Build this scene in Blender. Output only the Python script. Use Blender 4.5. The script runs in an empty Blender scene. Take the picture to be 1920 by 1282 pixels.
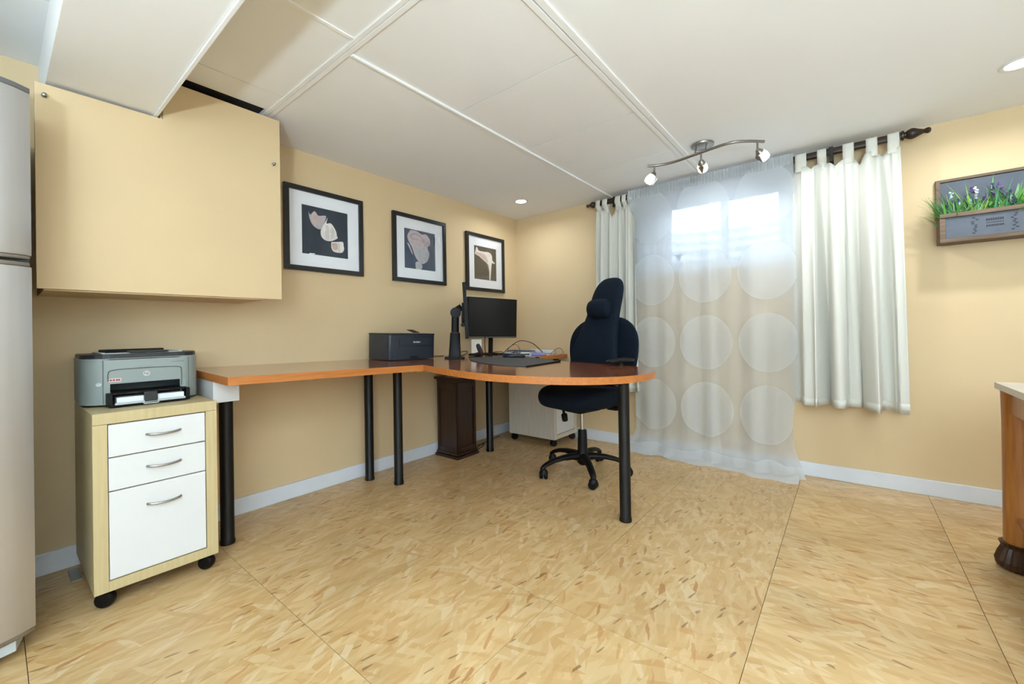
import bpy, bmesh, math, random
from mathutils import Vector, Matrix, Euler
random.seed(7)
sc = bpy.context.scene
C = sc.collection
PI = math.pi
R = math.radians

# ------------------------------------------------------------------ camera
def make_camera():
    a, b, rl = R(38.727), R(-0.227), R(-0.92)
    F = Vector((-math.sin(a)*math.cos(b), math.cos(a)*math.cos(b), -math.sin(b)))
    R0 = Vector((math.cos(a), math.sin(a), 0)); U0 = R0.cross(F)
    X = R0*math.cos(rl) + U0*math.sin(rl); Y = U0*math.cos(rl) - R0*math.sin(rl)
    cd = bpy.data.cameras.new('camera'); co = bpy.data.objects.new('camera', cd); C.objects.link(co)
    m = Matrix((X, Y, -F)).transposed().to_4x4(); m.translation = (2.674, -3.434, 1.0)
    co.matrix_world = m
    cd.sensor_fit = 'HORIZONTAL'; cd.sensor_width = 36; cd.lens = 783.507/1920*36
    cd.shift_y = -23.152/1920; cd.clip_start = 0.02
    sc.camera = co
make_camera()

# ------------------------------------------------------------------ world, exposure
w = bpy.data.worlds.new('sky'); sc.world = w; w.use_nodes = True
bg = w.node_tree.nodes['Background']
bg.inputs[0].default_value = (0.66, 0.81, 1.0, 1); bg.inputs[1].default_value = 3.2
sc.view_settings.view_transform = 'Standard'; sc.view_settings.look = 'None'
sc.view_settings.gamma = 1.0; sc.view_settings.use_curve_mapping = False
sc.view_settings.exposure = 0.66
POT_W = 8.0        # each recessed ceiling lamp
UP_W = 90.0         # added, unseen uplighter that lifts the overall brightness
TRACK_W = 6.0       # each head of the track lamp
WARM = (0.87, 0.95, 1.0)

CEIL = 2.159
def deskz(x, y): return 0.79 - 0.0165*y - 0.024*x

# ------------------------------------------------------------------ helpers
def lin(c):
    r = []
    for v in c:
        v /= 255.0
        r.append(v/12.92 if v <= 0.04045 else ((v+0.055)/1.055)**2.4)
    return (*r, 1)

def nodes_of(m): return m.node_tree.nodes, m.node_tree.links

def mat(name, rgb, rough=0.5, metal=0.0, var=0.06, scale=12, bump=0.0, bscale=200, coat=0.0, emit=None, es=0, stretch=(1,1,1), spec=0.5):
    m = bpy.data.materials.new(name); m.use_nodes = True
    N, L = nodes_of(m); b = N['Principled BSDF']
    tc = N.new('ShaderNodeTexCoord'); mp = N.new('ShaderNodeMapping'); mp.inputs['Scale'].default_value = stretch
    L.new(tc.outputs['Object'], mp.inputs[0])
    nz = N.new('ShaderNodeTexNoise'); nz.inputs['Scale'].default_value = scale; nz.inputs['Detail'].default_value = 5
    L.new(mp.outputs[0], nz.inputs['Vector'])
    c = lin(rgb)
    rp = N.new('ShaderNodeValToRGB')
    rp.color_ramp.elements[0].position = 0.3; rp.color_ramp.elements[1].position = 0.7
    rp.color_ramp.elements[0].color = (*[max(0, v*(1-var)) for v in c[:3]], 1)
    rp.color_ramp.elements[1].color = (*[min(1, v*(1+var)) for v in c[:3]], 1)
    L.new(nz.outputs[0], rp.inputs[0]); L.new(rp.outputs[0], b.inputs['Base Color'])
    b.inputs['Roughness'].default_value = rough; b.inputs['Metallic'].default_value = metal
    b.inputs['Specular IOR Level'].default_value = spec
    if coat:
        b.inputs['Coat Weight'].default_value = coat; b.inputs['Coat Roughness'].default_value = 0.12
    if emit:
        b.inputs['Emission Color'].default_value = (*emit, 1); b.inputs['Emission Strength'].default_value = es
    if bump:
        n2 = N.new('ShaderNodeTexNoise'); n2.inputs['Scale'].default_value = bscale; n2.inputs['Detail'].default_value = 3
        L.new(mp.outputs[0], n2.inputs['Vector'])
        bp = N.new('ShaderNodeBump'); bp.inputs['Strength'].default_value = bump; bp.inputs['Distance'].default_value = 0.002
        L.new(n2.outputs[0], bp.inputs['Height']); L.new(bp.outputs[0], b.inputs['Normal'])
    return m

def wood(name, dark, light, rough=0.35, axis=1, scale=6, coat=0.0):
    m = bpy.data.materials.new(name); m.use_nodes = True
    N, L = nodes_of(m); b = N['Principled BSDF']
    tc = N.new('ShaderNodeTexCoord'); mp = N.new('ShaderNodeMapping')
    s = [14, 14, 14]; s[axis] = 0.9; mp.inputs['Scale'].default_value = s
    L.new(tc.outputs['Object'], mp.inputs[0])
    nz = N.new('ShaderNodeTexNoise'); nz.inputs['Scale'].default_value = scale; nz.inputs['Detail'].default_value = 6; nz.inputs['Distortion'].default_value = 0.4
    L.new(mp.outputs[0], nz.inputs['Vector'])
    rp = N.new('ShaderNodeValToRGB'); rp.color_ramp.elements[0].position = 0.3; rp.color_ramp.elements[1].position = 0.7
    rp.color_ramp.elements[0].color = lin(dark); rp.color_ramp.elements[1].color = lin(light)
    L.new(nz.outputs[0], rp.inputs[0]); L.new(rp.outputs[0], b.inputs['Base Color'])
    b.inputs['Roughness'].default_value = rough
    if coat: b.inputs['Coat Weight'].default_value = coat; b.inputs['Coat Roughness'].default_value = 0.1
    return m

def glassmat(name, tint=(1, 1, 1), refl=1.0, rough=0.0):
    m = bpy.data.materials.new(name); m.use_nodes = True
    N, L = nodes_of(m); N.remove(N['Principled BSDF']); out = N['Material Output']
    t = N.new('ShaderNodeBsdfTransparent'); t.inputs[0].default_value = (*tint, 1)
    g = N.new('ShaderNodeBsdfGlossy'); g.inputs['Roughness'].default_value = rough
    fr = N.new('ShaderNodeFresnel'); fr.inputs[0].default_value = 1.5
    mu = N.new('ShaderNodeMath'); mu.operation = 'MULTIPLY'; mu.inputs[1].default_value = refl
    L.new(fr.outputs[0], mu.inputs[0])
    mx = N.new('ShaderNodeMixShader'); L.new(mu.outputs[0], mx.inputs[0]); L.new(t.outputs[0], mx.inputs[1]); L.new(g.outputs[0], mx.inputs[2])
    L.new(mx.outputs[0], out.inputs[0])
    return m

def fabric(name, rgb, transl=0.35):
    m = bpy.data.materials.new(name); m.use_nodes = True
    N, L = nodes_of(m); b = N['Principled BSDF']; out = N['Material Output']
    tc = N.new('ShaderNodeTexCoord'); nz = N.new('ShaderNodeTexNoise'); nz.inputs['Scale'].default_value = 300
    L.new(tc.outputs['Object'], nz.inputs['Vector'])
    bp = N.new('ShaderNodeBump'); bp.inputs['Strength'].default_value = 0.1; bp.inputs['Distance'].default_value = 0.001
    L.new(nz.outputs[0], bp.inputs['Height']); L.new(bp.outputs[0], b.inputs['Normal'])
    b.inputs['Base Color'].default_value = lin(rgb); b.inputs['Roughness'].default_value = 0.9; b.inputs['Specular IOR Level'].default_value = 0.1
    tr = N.new('ShaderNodeBsdfTranslucent'); tr.inputs[0].default_value = lin(rgb)
    mx = N.new('ShaderNodeMixShader'); mx.inputs[0].default_value = transl
    L.new(b.outputs[0], mx.inputs[1]); L.new(tr.outputs[0], mx.inputs[2]); L.new(mx.outputs[0], out.inputs[0])
    return m

# --- bmesh shapes
def nb(): return bmesh.new()
def box(bm, x0, x1, y0, y1, z0, z1, bev=0, seg=2):
    r = bmesh.ops.create_cube(bm, size=1, matrix=Matrix.Translation(((x0+x1)/2, (y0+y1)/2, (z0+z1)/2)) @ Matrix.Diagonal((x1-x0, y1-y0, z1-z0, 1)))
    if bev:
        es = {e for v in r['verts'] for e in v.link_edges}
        bmesh.ops.bevel(bm, geom=list(es), offset=bev, segments=seg, affect='EDGES', profile=0.5)
    return bm
def ring_faces(bm, rings, cap=True, closed=True):
    n = len(rings[0])
    for a, b in zip(rings[:-1], rings[1:]):
        for i in range(n if closed else n-1):
            j = (i+1) % n
            bm.faces.new((a[i], a[j], b[j], b[i]))
    if cap:
        bm.faces.new(list(reversed(rings[0]))); bm.faces.new(rings[-1])
def loft(bm, rings, cap=True):
    vs = [[bm.verts.new(p) for p in r] for r in rings]
    ring_faces(bm, vs, cap); return bm
def tube(bm, pts, r, n=10, cap=True):
    pts = [Vector(p) for p in pts]; rings = []
    rr = r if isinstance(r, (list, tuple)) else [r]*len(pts)
    up = None
    for i, p in enumerate(pts):
        t = (pts[min(i+1, len(pts)-1)] - pts[max(i-1, 0)]).normalized()
        if up is None:
            up = Vector((0, 0, 1)) if abs(t.z) < 0.9 else Vector((1, 0, 0))
        s = t.cross(up).normalized(); up = s.cross(t).normalized()
        rings.append([p + s*math.cos(2*PI*k/n)*rr[i] + up*math.sin(2*PI*k/n)*rr[i] for k in range(n)])
    return loft(bm, rings, cap)
def lathe(bm, prof, n=24, M=None, ring=False):
    M = M or Matrix()
    if ring: prof = list(prof) + [prof[0]]
    rings = [[M @ Vector((r*math.cos(2*PI*k/n), r*math.sin(2*PI*k/n), z)) for k in range(n)] for r, z in prof]
    loft(bm, rings, not ring)
    if ring: bmesh.ops.remove_doubles(bm, verts=bm.verts, dist=1e-7)
    return bm
def prism(bm, poly, z0, z1, M=None, bev=0):
    M = M or Matrix()
    a = [bm.verts.new(M @ Vector((x, y, z0))) for x, y in poly]; b = [bm.verts.new(M @ Vector((x, y, z1))) for x, y in poly]
    ring_faces(bm, [a, b])
    if bev:
        es = {e for v in a+b for e in v.link_edges if (e.verts[0] in a) == (e.verts[1] in a)}
        bmesh.ops.bevel(bm, geom=list(es), offset=bev, segments=2, affect='EDGES', profile=0.5)
    return bm
def rrect(x0, x1, y0, y1, r, n=5):
    out = []
    for cx, cy, a0 in ((x1-r, y1-r, 0), (x0+r, y1-r, 90), (x0+r, y0+r, 180), (x1-r, y0+r, 270)):
        for k in range(n+1):
            a = R(a0 + 90*k/n); out.append((cx + r*math.cos(a), cy + r*math.sin(a)))
    return out
def grid(bm, nu, nv, f):
    vs = [[bm.verts.new(f(i/nu, j/nv)) for i in range(nu+1)] for j in range(nv+1)]
    for j in range(nv):
        for i in range(nu):
            bm.faces.new((vs[j][i], vs[j][i+1], vs[j+1][i+1], vs[j+1][i]))
    return vs
def spline(pts, n=8):
    P = [Vector(p) for p in pts]; P = [P[0]*2-P[1]] + P + [P[-1]*2-P[-2]]; out = []
    for i in range(1, len(P)-2):
        for k in range(n):
            t = k/n; a, b, c, d = P[i-1], P[i], P[i+1], P[i+2]
            out.append(0.5*((2*b) + (c-a)*t + (2*a-5*b+4*c-d)*t*t + (3*b-a-3*c+d)*t**3))
    out.append(P[-2]); return out
def spline2(pts, n=6): return [(p.x, p.y) for p in spline([(x, y, 0) for x, y in pts], n)]

def obj(name, bm, m, parent=None, smooth=None, mats=None):
    bmesh.ops.recalc_face_normals(bm, faces=bm.faces[:])
    me = bpy.data.meshes.new(name); bm.to_mesh(me); bm.free()
    for mm in (mats or [m]): me.materials.append(mm)
    o = bpy.data.objects.new(name, me); C.objects.link(o)
    if parent is not None: o.parent = parent
    if smooth:
        for p in me.polygons: p.use_smooth = True
        try:
            me.set_sharp_from_angle(angle=R(smooth if smooth is not True else 40))
        except Exception: pass
    return o
def tag(o, label, cat, group=None):
    o['label'] = label; o['category'] = cat
    if group: o['group'] = group
    return o
def thing(name, label, cat, loc=(0, 0, 0), rz=0, group=None, tilt=False):
    o = bpy.data.objects.new(name, None); C.objects.link(o); o.empty_display_size = 0.05
    o.location = loc
    M = Matrix.Rotation(rz, 4, 'Z')
    if tilt: M = (Matrix.Rotation(0.024, 4, 'Y') @ Matrix.Rotation(-0.0165, 4, 'X')) @ M
    o.rotation_euler = M.to_euler()
    return tag(o, label, cat, group)
def on_desk(name, label, cat, x, y, rz=0, up=0.0, group=None):
    return thing(name, label, cat, (x, y, deskz(x, y)+up+0.0004), rz, group, tilt=True)
def struct(o): o['kind'] = 'structure'; return o
def facemat(o, fn):
    for p in o.data.polygons: p.material_index = fn(p)
def textobj(name, body, size, m, parent, loc, rot, ext=0.0004, bold=False):
    cu = bpy.data.curves.new(name, 'FONT'); cu.body = body; cu.size = size; cu.extrude = ext; cu.align_x = 'CENTER'; cu.align_y = 'CENTER'; cu.resolution_u = 2
    if bold: cu.offset = size*0.02
    t = bpy.data.objects.new('tmp', cu); C.objects.link(t)
    dg = bpy.context.evaluated_depsgraph_get(); me = bpy.data.meshes.new_from_object(t.evaluated_get(dg))
    bpy.data.objects.remove(t); bpy.data.curves.remove(cu)
    me.materials.clear(); me.materials.append(m)
    o = bpy.data.objects.new(name, me); C.objects.link(o); o.parent = parent; o.location = loc; o.rotation_euler = rot
    return o

# ------------------------------------------------------------------ materials
M = {}
M['wall'] = mat('beige_paint', (222, 196, 154), 0.6, var=0.02, scale=3, bump=0.08, bscale=350, spec=0.3)
M['white_paint'] = mat('ceiling_paint', (247, 247, 246), 0.75, var=0.01, scale=2, bump=0.05, bscale=150, spec=0.2)
M['panel_white'] = mat('ceiling_panel_white', (247, 247, 246), 0.6, var=0.012, scale=4, spec=0.3)
M['void_shade'] = mat('joint_and_void_shade', (46, 44, 42), 0.9)  # slab coloured dark: panel joints plus the painted-in shade of the open void
M['trim'] = mat('baseboard_white', (226, 230, 236), 0.4, var=0.02)
M['black'] = mat('black_enamel', (11, 9, 9), 0.42, var=0.1, spec=0.35)
M['plastic_black'] = mat('black_plastic', (6, 6, 7), 0.5, var=0.1, bump=0.05, spec=0.28)
M['white_lam'] = mat('white_laminate', (226, 226, 225), 0.35, var=0.01)
M['cherry_top'] = wood('cherry_veneer_top', (140, 74, 40), (164, 94, 54), 0.2, axis=1, coat=0.8)
M['cherry_edge'] = wood('cherry_edge_band', (180, 106, 46), (200, 126, 62), 0.4, axis=1)
M['birch'] = wood('birch_foil', (196, 176, 130), (206, 188, 144), 0.45, axis=2)
M['birch_pale'] = wood('pale_birch_foil', (206, 196, 180), (218, 208, 192), 0.45, axis=2)
M['steel'] = mat('brushed_steel', (192, 190, 188), 0.38, metal=0.75, var=0.04, scale=30, stretch=(1, 1, 0.03))
M['steel_dark'] = mat('grey_fridge_cap', (120, 120, 120), 0.4, metal=0.5)
M['nickel'] = mat('satin_nickel', (150, 146, 140), 0.32, metal=0.9, var=0.03)
M['rod'] = mat('dark_brown_rod', (44, 28, 20), 0.35, var=0.15)
M['curtain'] = fabric('cream_cotton', (234, 232, 222), 0.12)
M['navy'] = mat('navy_chair_fabric', (13, 25, 38), 0.85, var=0.25, scale=60, bump=0.25, bscale=500, spec=0.2)
M['dark_wood'] = wood('dark_stained_wood', (28, 14, 9), (52, 27, 17), 0.3, axis=2, coat=0.2)

# OSB floor
def osb(name, along_x):
    m = bpy.data.materials.new(name); m.use_nodes = True
    N, L = nodes_of(m); b = N['Principled BSDF']
    geo = N.new('ShaderNodeNewGeometry'); info = N.new('ShaderNodeObjectInfo')
    off = N.new('ShaderNodeVectorMath'); off.operation = 'MULTIPLY_ADD'
    off.inputs[1].default_value = (37.1, 91.7, 0)
    cmb = N.new('ShaderNodeCombineXYZ'); L.new(info.outputs['Random'], cmb.inputs[0]); L.new(info.outputs['Random'], cmb.inputs[1])
    L.new(cmb.outputs[0], off.inputs[0]); L.new(geo.outputs['Position'], off.inputs[2])
    dn = N.new('ShaderNodeTexNoise'); dn.inputs['Scale'].default_value = 5.0; dn.inputs['Detail'].default_value = 4; L.new(off.outputs[0], dn.inputs['Vector'])
    base = 0 if along_x else 90
    prev = None
    layers = [(8, 7, 34, 0.0, 0), (-22, 9, 48, 0.45, 11), (35, 10, 46, 0.62, 23), (-65, 10, 44, 0.80, 31), (3, 13, 80, 0.60, 47), (18, 15, 90, 0.80, 59)]
    pal = [[(0, (204, 168, 112)), (.5, (217, 184, 129)), (1, (229, 200, 148))],
           [(0, (206, 168, 111)), (.5, (219, 187, 132)), (1, (231, 205, 156))],
           [(0, (210, 174, 118)), (.6, (222, 192, 139)), (1, (238, 218, 178))],
           [(0, (200, 158, 100)), (.5, (220, 188, 134)), (1, (233, 209, 162))],
           [(0, (205, 167, 112)), (.5, (219, 186, 132)), (1, (230, 203, 153))],
           [(0, (170, 116, 64)), (.5, (192, 140, 86)), (1, (210, 168, 112))]]
    for (ang, sl, sw, thr, seed), pl in zip(layers, pal):
        mp = N.new('ShaderNodeMapping'); mp.vector_type = 'TEXTURE' if False else 'POINT'
        mp.inputs['Rotation'].default_value = (0, 0, R(-(base+ang)))
        mp.inputs['Location'].default_value = (seed*1.7, seed*0.9, 0)
        L.new(off.outputs[0], mp.inputs[0])
        ad = N.new('ShaderNodeVectorMath'); ad.operation = 'MULTIPLY_ADD'; ad.inputs[1].default_value = (0.05, 0.05, 0)
        L.new(dn.outputs['Color'], ad.inputs[0]); L.new(mp.outputs[0], ad.inputs[2])
        ms = N.new('ShaderNodeVectorMath'); ms.operation = 'MULTIPLY'; ms.inputs[1].default_value = (sl, sw, 0)
        L.new(ad.outputs[0], ms.inputs[0])
        vo = N.new('ShaderNodeTexVoronoi'); vo.voronoi_dimensions = '2D'; vo.inputs['Scale'].default_value = 1; vo.inputs['Randomness'].default_value = 1
        L.new(ms.outputs[0], vo.inputs['Vector'])
        sp = N.new('ShaderNodeSeparateColor'); L.new(vo.outputs['Color'], sp.inputs[0])
        rp = N.new('ShaderNodeValToRGB'); e = rp.color_ramp.elements
        e[0].position = pl[0][0]; e[0].color = lin(pl[0][1]); e[1].position = pl[-1][0]; e[1].color = lin(pl[-1][1])
        for pp, cc in pl[1:-1]:
            q = e.new(pp); q.color = lin(cc)
        L.new(sp.outputs[0], rp.inputs[0])
        if prev is None: prev = rp.outputs[0]
        else:
            gt = N.new('ShaderNodeMath'); gt.operation = 'GREATER_THAN'; gt.inputs[1].default_value = thr if seed != 59 else 0.978
            L.new(sp.outputs[1], gt.inputs[0])
            sf = N.new('ShaderNodeMath'); sf.operation = 'MULTIPLY'; sf.inputs[1].default_value = 0.66; L.new(gt.outputs[0], sf.inputs[0])
            mx = N.new('ShaderNodeMixRGB'); L.new(sf.outputs[0], mx.inputs[0]); L.new(prev, mx.inputs[1]); L.new(rp.outputs[0], mx.inputs[2])
            prev = mx.outputs[0]
    # tiny dark specks between flakes
    mp = N.new('ShaderNodeMapping'); mp.inputs['Rotation'].default_value = (0, 0, R(-base+14))
    L.new(off.outputs[0], mp.inputs[0])
    ms = N.new('ShaderNodeVectorMath'); ms.operation = 'MULTIPLY'; ms.inputs[1].default_value = (30, 150, 0); L.new(mp.outputs[0], ms.inputs[0])
    vo = N.new('ShaderNodeTexVoronoi'); vo.voronoi_dimensions = '2D'; vo.inputs['Scale'].default_value = 1; L.new(ms.outputs[0], vo.inputs['Vector'])
    sp = N.new('ShaderNodeSeparateColor'); L.new(vo.outputs['Color'], sp.inputs[0])
    gt = N.new('ShaderNodeMath'); gt.operation = 'GREATER_THAN'; gt.inputs[1].default_value = 0.990; L.new(sp.outputs[2], gt.inputs[0])
    mu = N.new('ShaderNodeMath'); mu.operation = 'MULTIPLY'; mu.inputs[1].default_value = 0.6; L.new(gt.outputs[0], mu.inputs[0])
    mx = N.new('ShaderNodeMixRGB'); L.new(mu.outputs[0], mx.inputs[0]); L.new(prev, mx.inputs[1]); mx.inputs[2].default_value = lin((110, 70, 36))
    prev = mx.outputs[0]
    fn = N.new('ShaderNodeTexNoise'); fn.inputs['Scale'].default_value = 2.2; fn.inputs['Detail'].default_value = 2; L.new(off.outputs[0], fn.inputs['Vector'])
    hs = N.new('ShaderNodeHueSaturation'); hs.inputs['Saturation'].default_value = 1.04; hs.inputs['Hue'].default_value = 0.494
    mr = N.new('ShaderNodeMapRange'); mr.inputs['From Min'].default_value = 0.3; mr.inputs['From Max'].default_value = 0.7; mr.inputs['To Min'].default_value = 0.80; mr.inputs['To Max'].default_value = 0.96
    L.new(fn.outputs[0], mr.inputs['Value']); L.new(mr.outputs[0], hs.inputs['Value']); L.new(prev, hs.inputs['Color'])
    L.new(hs.outputs[0], b.inputs['Base Color'])
    b.inputs['Roughness'].default_value = 0.33; b.inputs['Specular IOR Level'].default_value = 0.45
    return m
M['osb_x'] = osb('osb_strands_along_x', True)
M['osb_y'] = osb('osb_strands_along_y', False)

# ------------------------------------------------------------------ room shell
RX, FY = 4.6, -4.8
bm = nb(); box(bm, -0.1, RX+0.1, FY-0.1, 0.1, -0.12, -0.0215); floor = struct(obj('floor', bm, mat('subfloor_dark', (70, 52, 34), 0.9)))
joint_x = [0, 0.589, 1.199, 1.809, 2.422, 3.028, 3.638, 4.248, RX]
tile_cache = {}
for i in range(len(joint_x)-1):
    x0, x1 = joint_x[i], joint_x[i+1]
    ys = -2.762 if i % 2 == 1 else (-2.762-0.0 if i == 0 else -2.745+0.0)
    base_y = -1.525 if i % 2 == 0 else -2.762
    if i in (0, 1, 2): base_y = -2.762
    cuts = sorted({round(base_y + 0.61*k, 4) for k in range(-8, 10)})
    if i in (0, 1, 2): cuts = [c for c in cuts]
    cuts = [FY] + [c for c in cuts if FY+0.05 < c < -0.05] + [0]
    for a, b in zip(cuts[:-1], cuts[1:]):
        bm = nb()
        g = 0.0009
        box(bm, x0+g, x1-g, a+g, b-g, -0.02, 0.0)
        o = obj('floor_panel', bm, M['osb_x'] if x0 > 2.3 or (i == 4 and a > -2) else M['osb_y'], floor)

bm = nb(); box(bm, -0.12, 0, FY, 0.25, 0, 2.4); struct(obj('wall_left', bm, M['wall']))
WX0, WX1, WZ0, WZ1 = 1.34, 2.40, 1.445, 2.085
bm = nb()
box(bm, 0, WX0, 0, 0.25, 0, 2.4); box(bm, WX1, RX, 0, 0.25, 0, 2.4); box(bm, WX0, WX1, 0, 0.25, 0, WZ0); box(bm, WX0, WX1, 0, 0.25, WZ1, 2.4)
struct(obj('wall_back', bm, M['wall']))
bm = nb(); box(bm, RX, RX+0.12, FY, 0.25, 0, 2.4); struct(obj('wall_right', bm, M['white_paint']))
bm = nb(); box(bm, 0, RX, FY-0.12, FY, 0, 2.4); struct(obj('wall_front', bm, M['white_paint']))
def bboard(name, x0, x1, y0, y1):
    bm = nb(); box(bm, x0, x1, y0, y1, 0.0004, 0.092, 0.003); return struct(obj(name, bm, M['trim']))
bboard('baseboard_left', 0.0004, 0.013, FY+0.01, -0.0004)
bboard('baseboard_back', 0.0135, RX-0.01, -0.013, -0.0004)

# ceiling with sheets, panels, battens
bm = nb(); box(bm, -0.1, RX+0.1, FY-0.1, 0.25, CEIL+0.008, CEIL+0.1); ceil = struct(obj('ceiling', bm, M['void_shade']))
def cpanel(x0, x1, y0, y1, z=CEIL, name='ceiling_panel', m='panel_white', t=0.009, bev=0.0):
    bm = nb(); box(bm, x0, x1, y0, y1, z, z+t+0.0, bev); return obj(name, bm, M[m], ceil)
g = 0.0025
cpanel(0, 1.083, -2.50, 0, name='ceiling_sheet', m='white_paint')
cpanel(1.868, RX, FY, 0, name='ceiling_sheet', m='white_paint')
for y0, y1 in ((-2.494, -1.8835), (-1.8785, -1.279), (-1.274, -0.666), (-0.661, 0)):
    cpanel(1.094, 1.808, y0, y1)
for x0, x1 in ((0.364, 0.541), (0.545, 1.178), (1.184, 1.808)):
    cpanel(x0, x1, -3.10, -2.535)
cpanel(0, 0.364, -2.545, -2.535)
for x0, x1 in ((0, 0.541), (0.545, 1.178), (1.184, 1.808)):
    cpanel(x0, x1, FY, -3.104)
for y0, y1 in ((FY, -2.9), (-2.897, -1.2), (-1.197, 0)):
    cpanel(1.808, 1.834, y0, y1, CEIL-0.007, 'ceiling_batten', 'panel_white', 0.015, 0.002)
    cpanel(1.838, 1.868, y0, y1, CEIL-0.007, 'ceiling_batten', 'panel_white', 0.015, 0.002)
cpanel(1.080, 1.096, -2.494, 0, CEIL-0.010, 'ceiling_batten', 'white_paint', 0.018, 0.003)
cpanel(0.0, 1.808, -2.5145, -2.4935, CEIL-0.006, 'ceiling_batten', 'panel_white', 0.014, 0.002)
cpanel(0.0, 1.808, -2.536, -2.516, CEIL-0.006, 'ceiling_batten', 'panel_white', 0.014, 0.002)
cpanel(1.168, 1.186, -3.3, -2.537, CEIL-0.005, 'ceiling_batten', 'panel_white', 0.013, 0.002)
# lowered soffit that runs away from the left wall
bm = nb(); box(bm, 0, 3.0, -3.30, -2.985, 1.965, CEIL+0.004, 0.002); obj('soffit', bm, M['white_paint'], ceil)
bm = nb(); box(bm, 0, 3.0, -2.985, -2.972, 1.958, 1.975, 0.002); obj('corner_bead', bm, M['white_paint'], ceil)

# ------------------------------------------------------------------ lamps of the room and added unseen ones
def pot_light(x, y, label, power=POT_W):
    t = thing('recessed_ceiling_light', label, 'ceiling light', (x, y, CEIL-0.004), 0, 'recessed ceiling lights')
    bm = nb(); lathe(bm, [(0.045, 0.0035), (0.062, 0.0035), (0.064, 0.001), (0.060, -0.002), (0.047, -0.001)], 28, None, True)
    obj('trim_ring', bm, M['white_lam'], t, True)
    bm = nb(); lathe(bm, [(0.0465, 0.0018), (0.0465, 0.0005)], 28)
    obj('lens', bm, mat('lamp_lens', (255, 250, 240), 0.5, emit=(1, 0.98, 0.95), es=12.0), t)
    ld = bpy.data.lights.new('lamp_bulb', 'AREA'); ld.shape = 'DISK'; ld.size = 0.085; ld.energy = power; ld.color = WARM; ld.spread = R(162)
    lo = bpy.data.objects.new('lamp_bulb', ld); C.objects.link(lo); lo.parent = t; lo.location = (0, 0, -0.004)
pot_light(0.422, -0.467, 'small round white recessed ceiling light near the wall corner', POT_W*0.3)
pot_light(3.292, -0.557, 'small round white recessed ceiling light above the hanging planter', POT_W*0.62)
pot_light(3.45, -2.10, 'round white recessed ceiling light added right of the camera, out of view', POT_W*0.4)  # unseen lamp added for brightness, in the row hinted by the under-cabinet shadow
pot_light(1.45, -3.52, 'round white recessed ceiling light added beside the soffit, out of view', POT_W*0.1)  # added unseen lamp, position read from slanting shading on the wall cabinet
pot_light(3.45, -3.65, 'round white recessed ceiling light added behind the camera, out of view', POT_W*0.2)  # guessed unseen lamp, added to raise the room's brightness

# unseen lamp added behind the camera to brighten the ceiling
t = thing('added_uplighter', 'white uplighter added behind the camera to brighten the ceiling, out of view', 'added uplighter', (3.3, -4.4, 0))
bm = nb(); lathe(bm, [(.14, .0005), (.14, .018), (.03, .03)], 28); obj('base', bm, M['white_lam'], t, 40)
bm = nb(); lathe(bm, [(.012, .0305), (.012, 0.90)], 14); obj('pole', bm, M['white_lam'], t, 40)
bm = nb(); lathe(bm, [(.02, .9005), (.06, .91), (.15, .98), (.16, 1.00), (.152, 1.00), (.055, .92), (.02, .912)], 28, None, True); obj('lamp_shade', bm, M['white_lam'], t, 40)
ld = bpy.data.lights.new('added_uplight', 'AREA'); ld.shape = 'DISK'; ld.size = 0.24; ld.energy = UP_W; ld.color = (0.68, 0.86, 1.0)
lo = bpy.data.objects.new('added_uplight', ld); C.objects.link(lo); lo.parent = t; lo.location = (0, 0, 0.995); lo.rotation_euler = (PI, 0, 0)

# ------------------------------------------------------------------ window
win = bpy.data.objects.new('window_1', None); C.objects.link(win); struct(win); win.location = (0, 0, 0)
vin = mat('white_vinyl', (240, 243, 248), 0.3, var=0.01)
def frame_bm(bm, x0, x1, z0, z1, y0, y1, wd, wl=None):
    wl = wl or wd
    box(bm, x0, x1, y0, y1, z0, z0+wd, 0.003); box(bm, x0, x1, y0, y1, z1-wd, z1, 0.003)
    box(bm, x0, x0+wl, y0, y1, z0+wd, z1-wd, 0.003); box(bm, x1-wd, x1, y0, y1, z0+wd, z1-wd, 0.003)
bm = nb(); frame_bm(bm, WX0+0.001, WX1-0.001, WZ0+0.001, WZ1-0.001, 0.10, 0.18, 0.055, 0.16); obj('window_frame', bm, vin, win)
for k, (a, b, y) in enumerate(((WX0+0.165, 1.96, 0.115), (1.93, WX1-0.06, 0.145))):
    bm = nb(); frame_bm(bm, a, b, WZ0+0.06, WZ1-0.06, y, y+0.025, 0.04); s = obj('sash', bm, vin, win)
    bm = nb(); box(bm, a+0.038, b-0.038, y+0.009, y+0.013, WZ0+0.098, WZ1-0.098); obj('pane', bm, glassmat('window_glass', (0.96, 0.98, 1)), s)
bm = nb(); box(bm, WX0+0.001, WX1-0.001, -0.02, 0.10, WZ0+0.0005, WZ0+0.012, 0.003); obj('window_sill', bm, M['trim'], win)
for a_ in ((WX0+0.0006, WX0+0.012, 0.0, 0.099, WZ0+0.0125, WZ1-0.0006), (WX1-0.012, WX1-0.0006, 0.0, 0.099, WZ0+0.0125, WZ1-0.0006), (WX0+0.0125, WX1-0.0125, 0.0, 0.099, WZ1-0.012, WZ1-0.0006)):
    bm = nb(); box(bm, *a_); obj('jamb', bm, M['trim'], win)
bm = nb(); frame_bm(bm, WX0-0.05, WX1+0.012, WZ0-0.0, WZ1+0.012, -0.012, -0.0006, 0.012, 0.05); obj('casing', bm, M['trim'], win)
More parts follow.
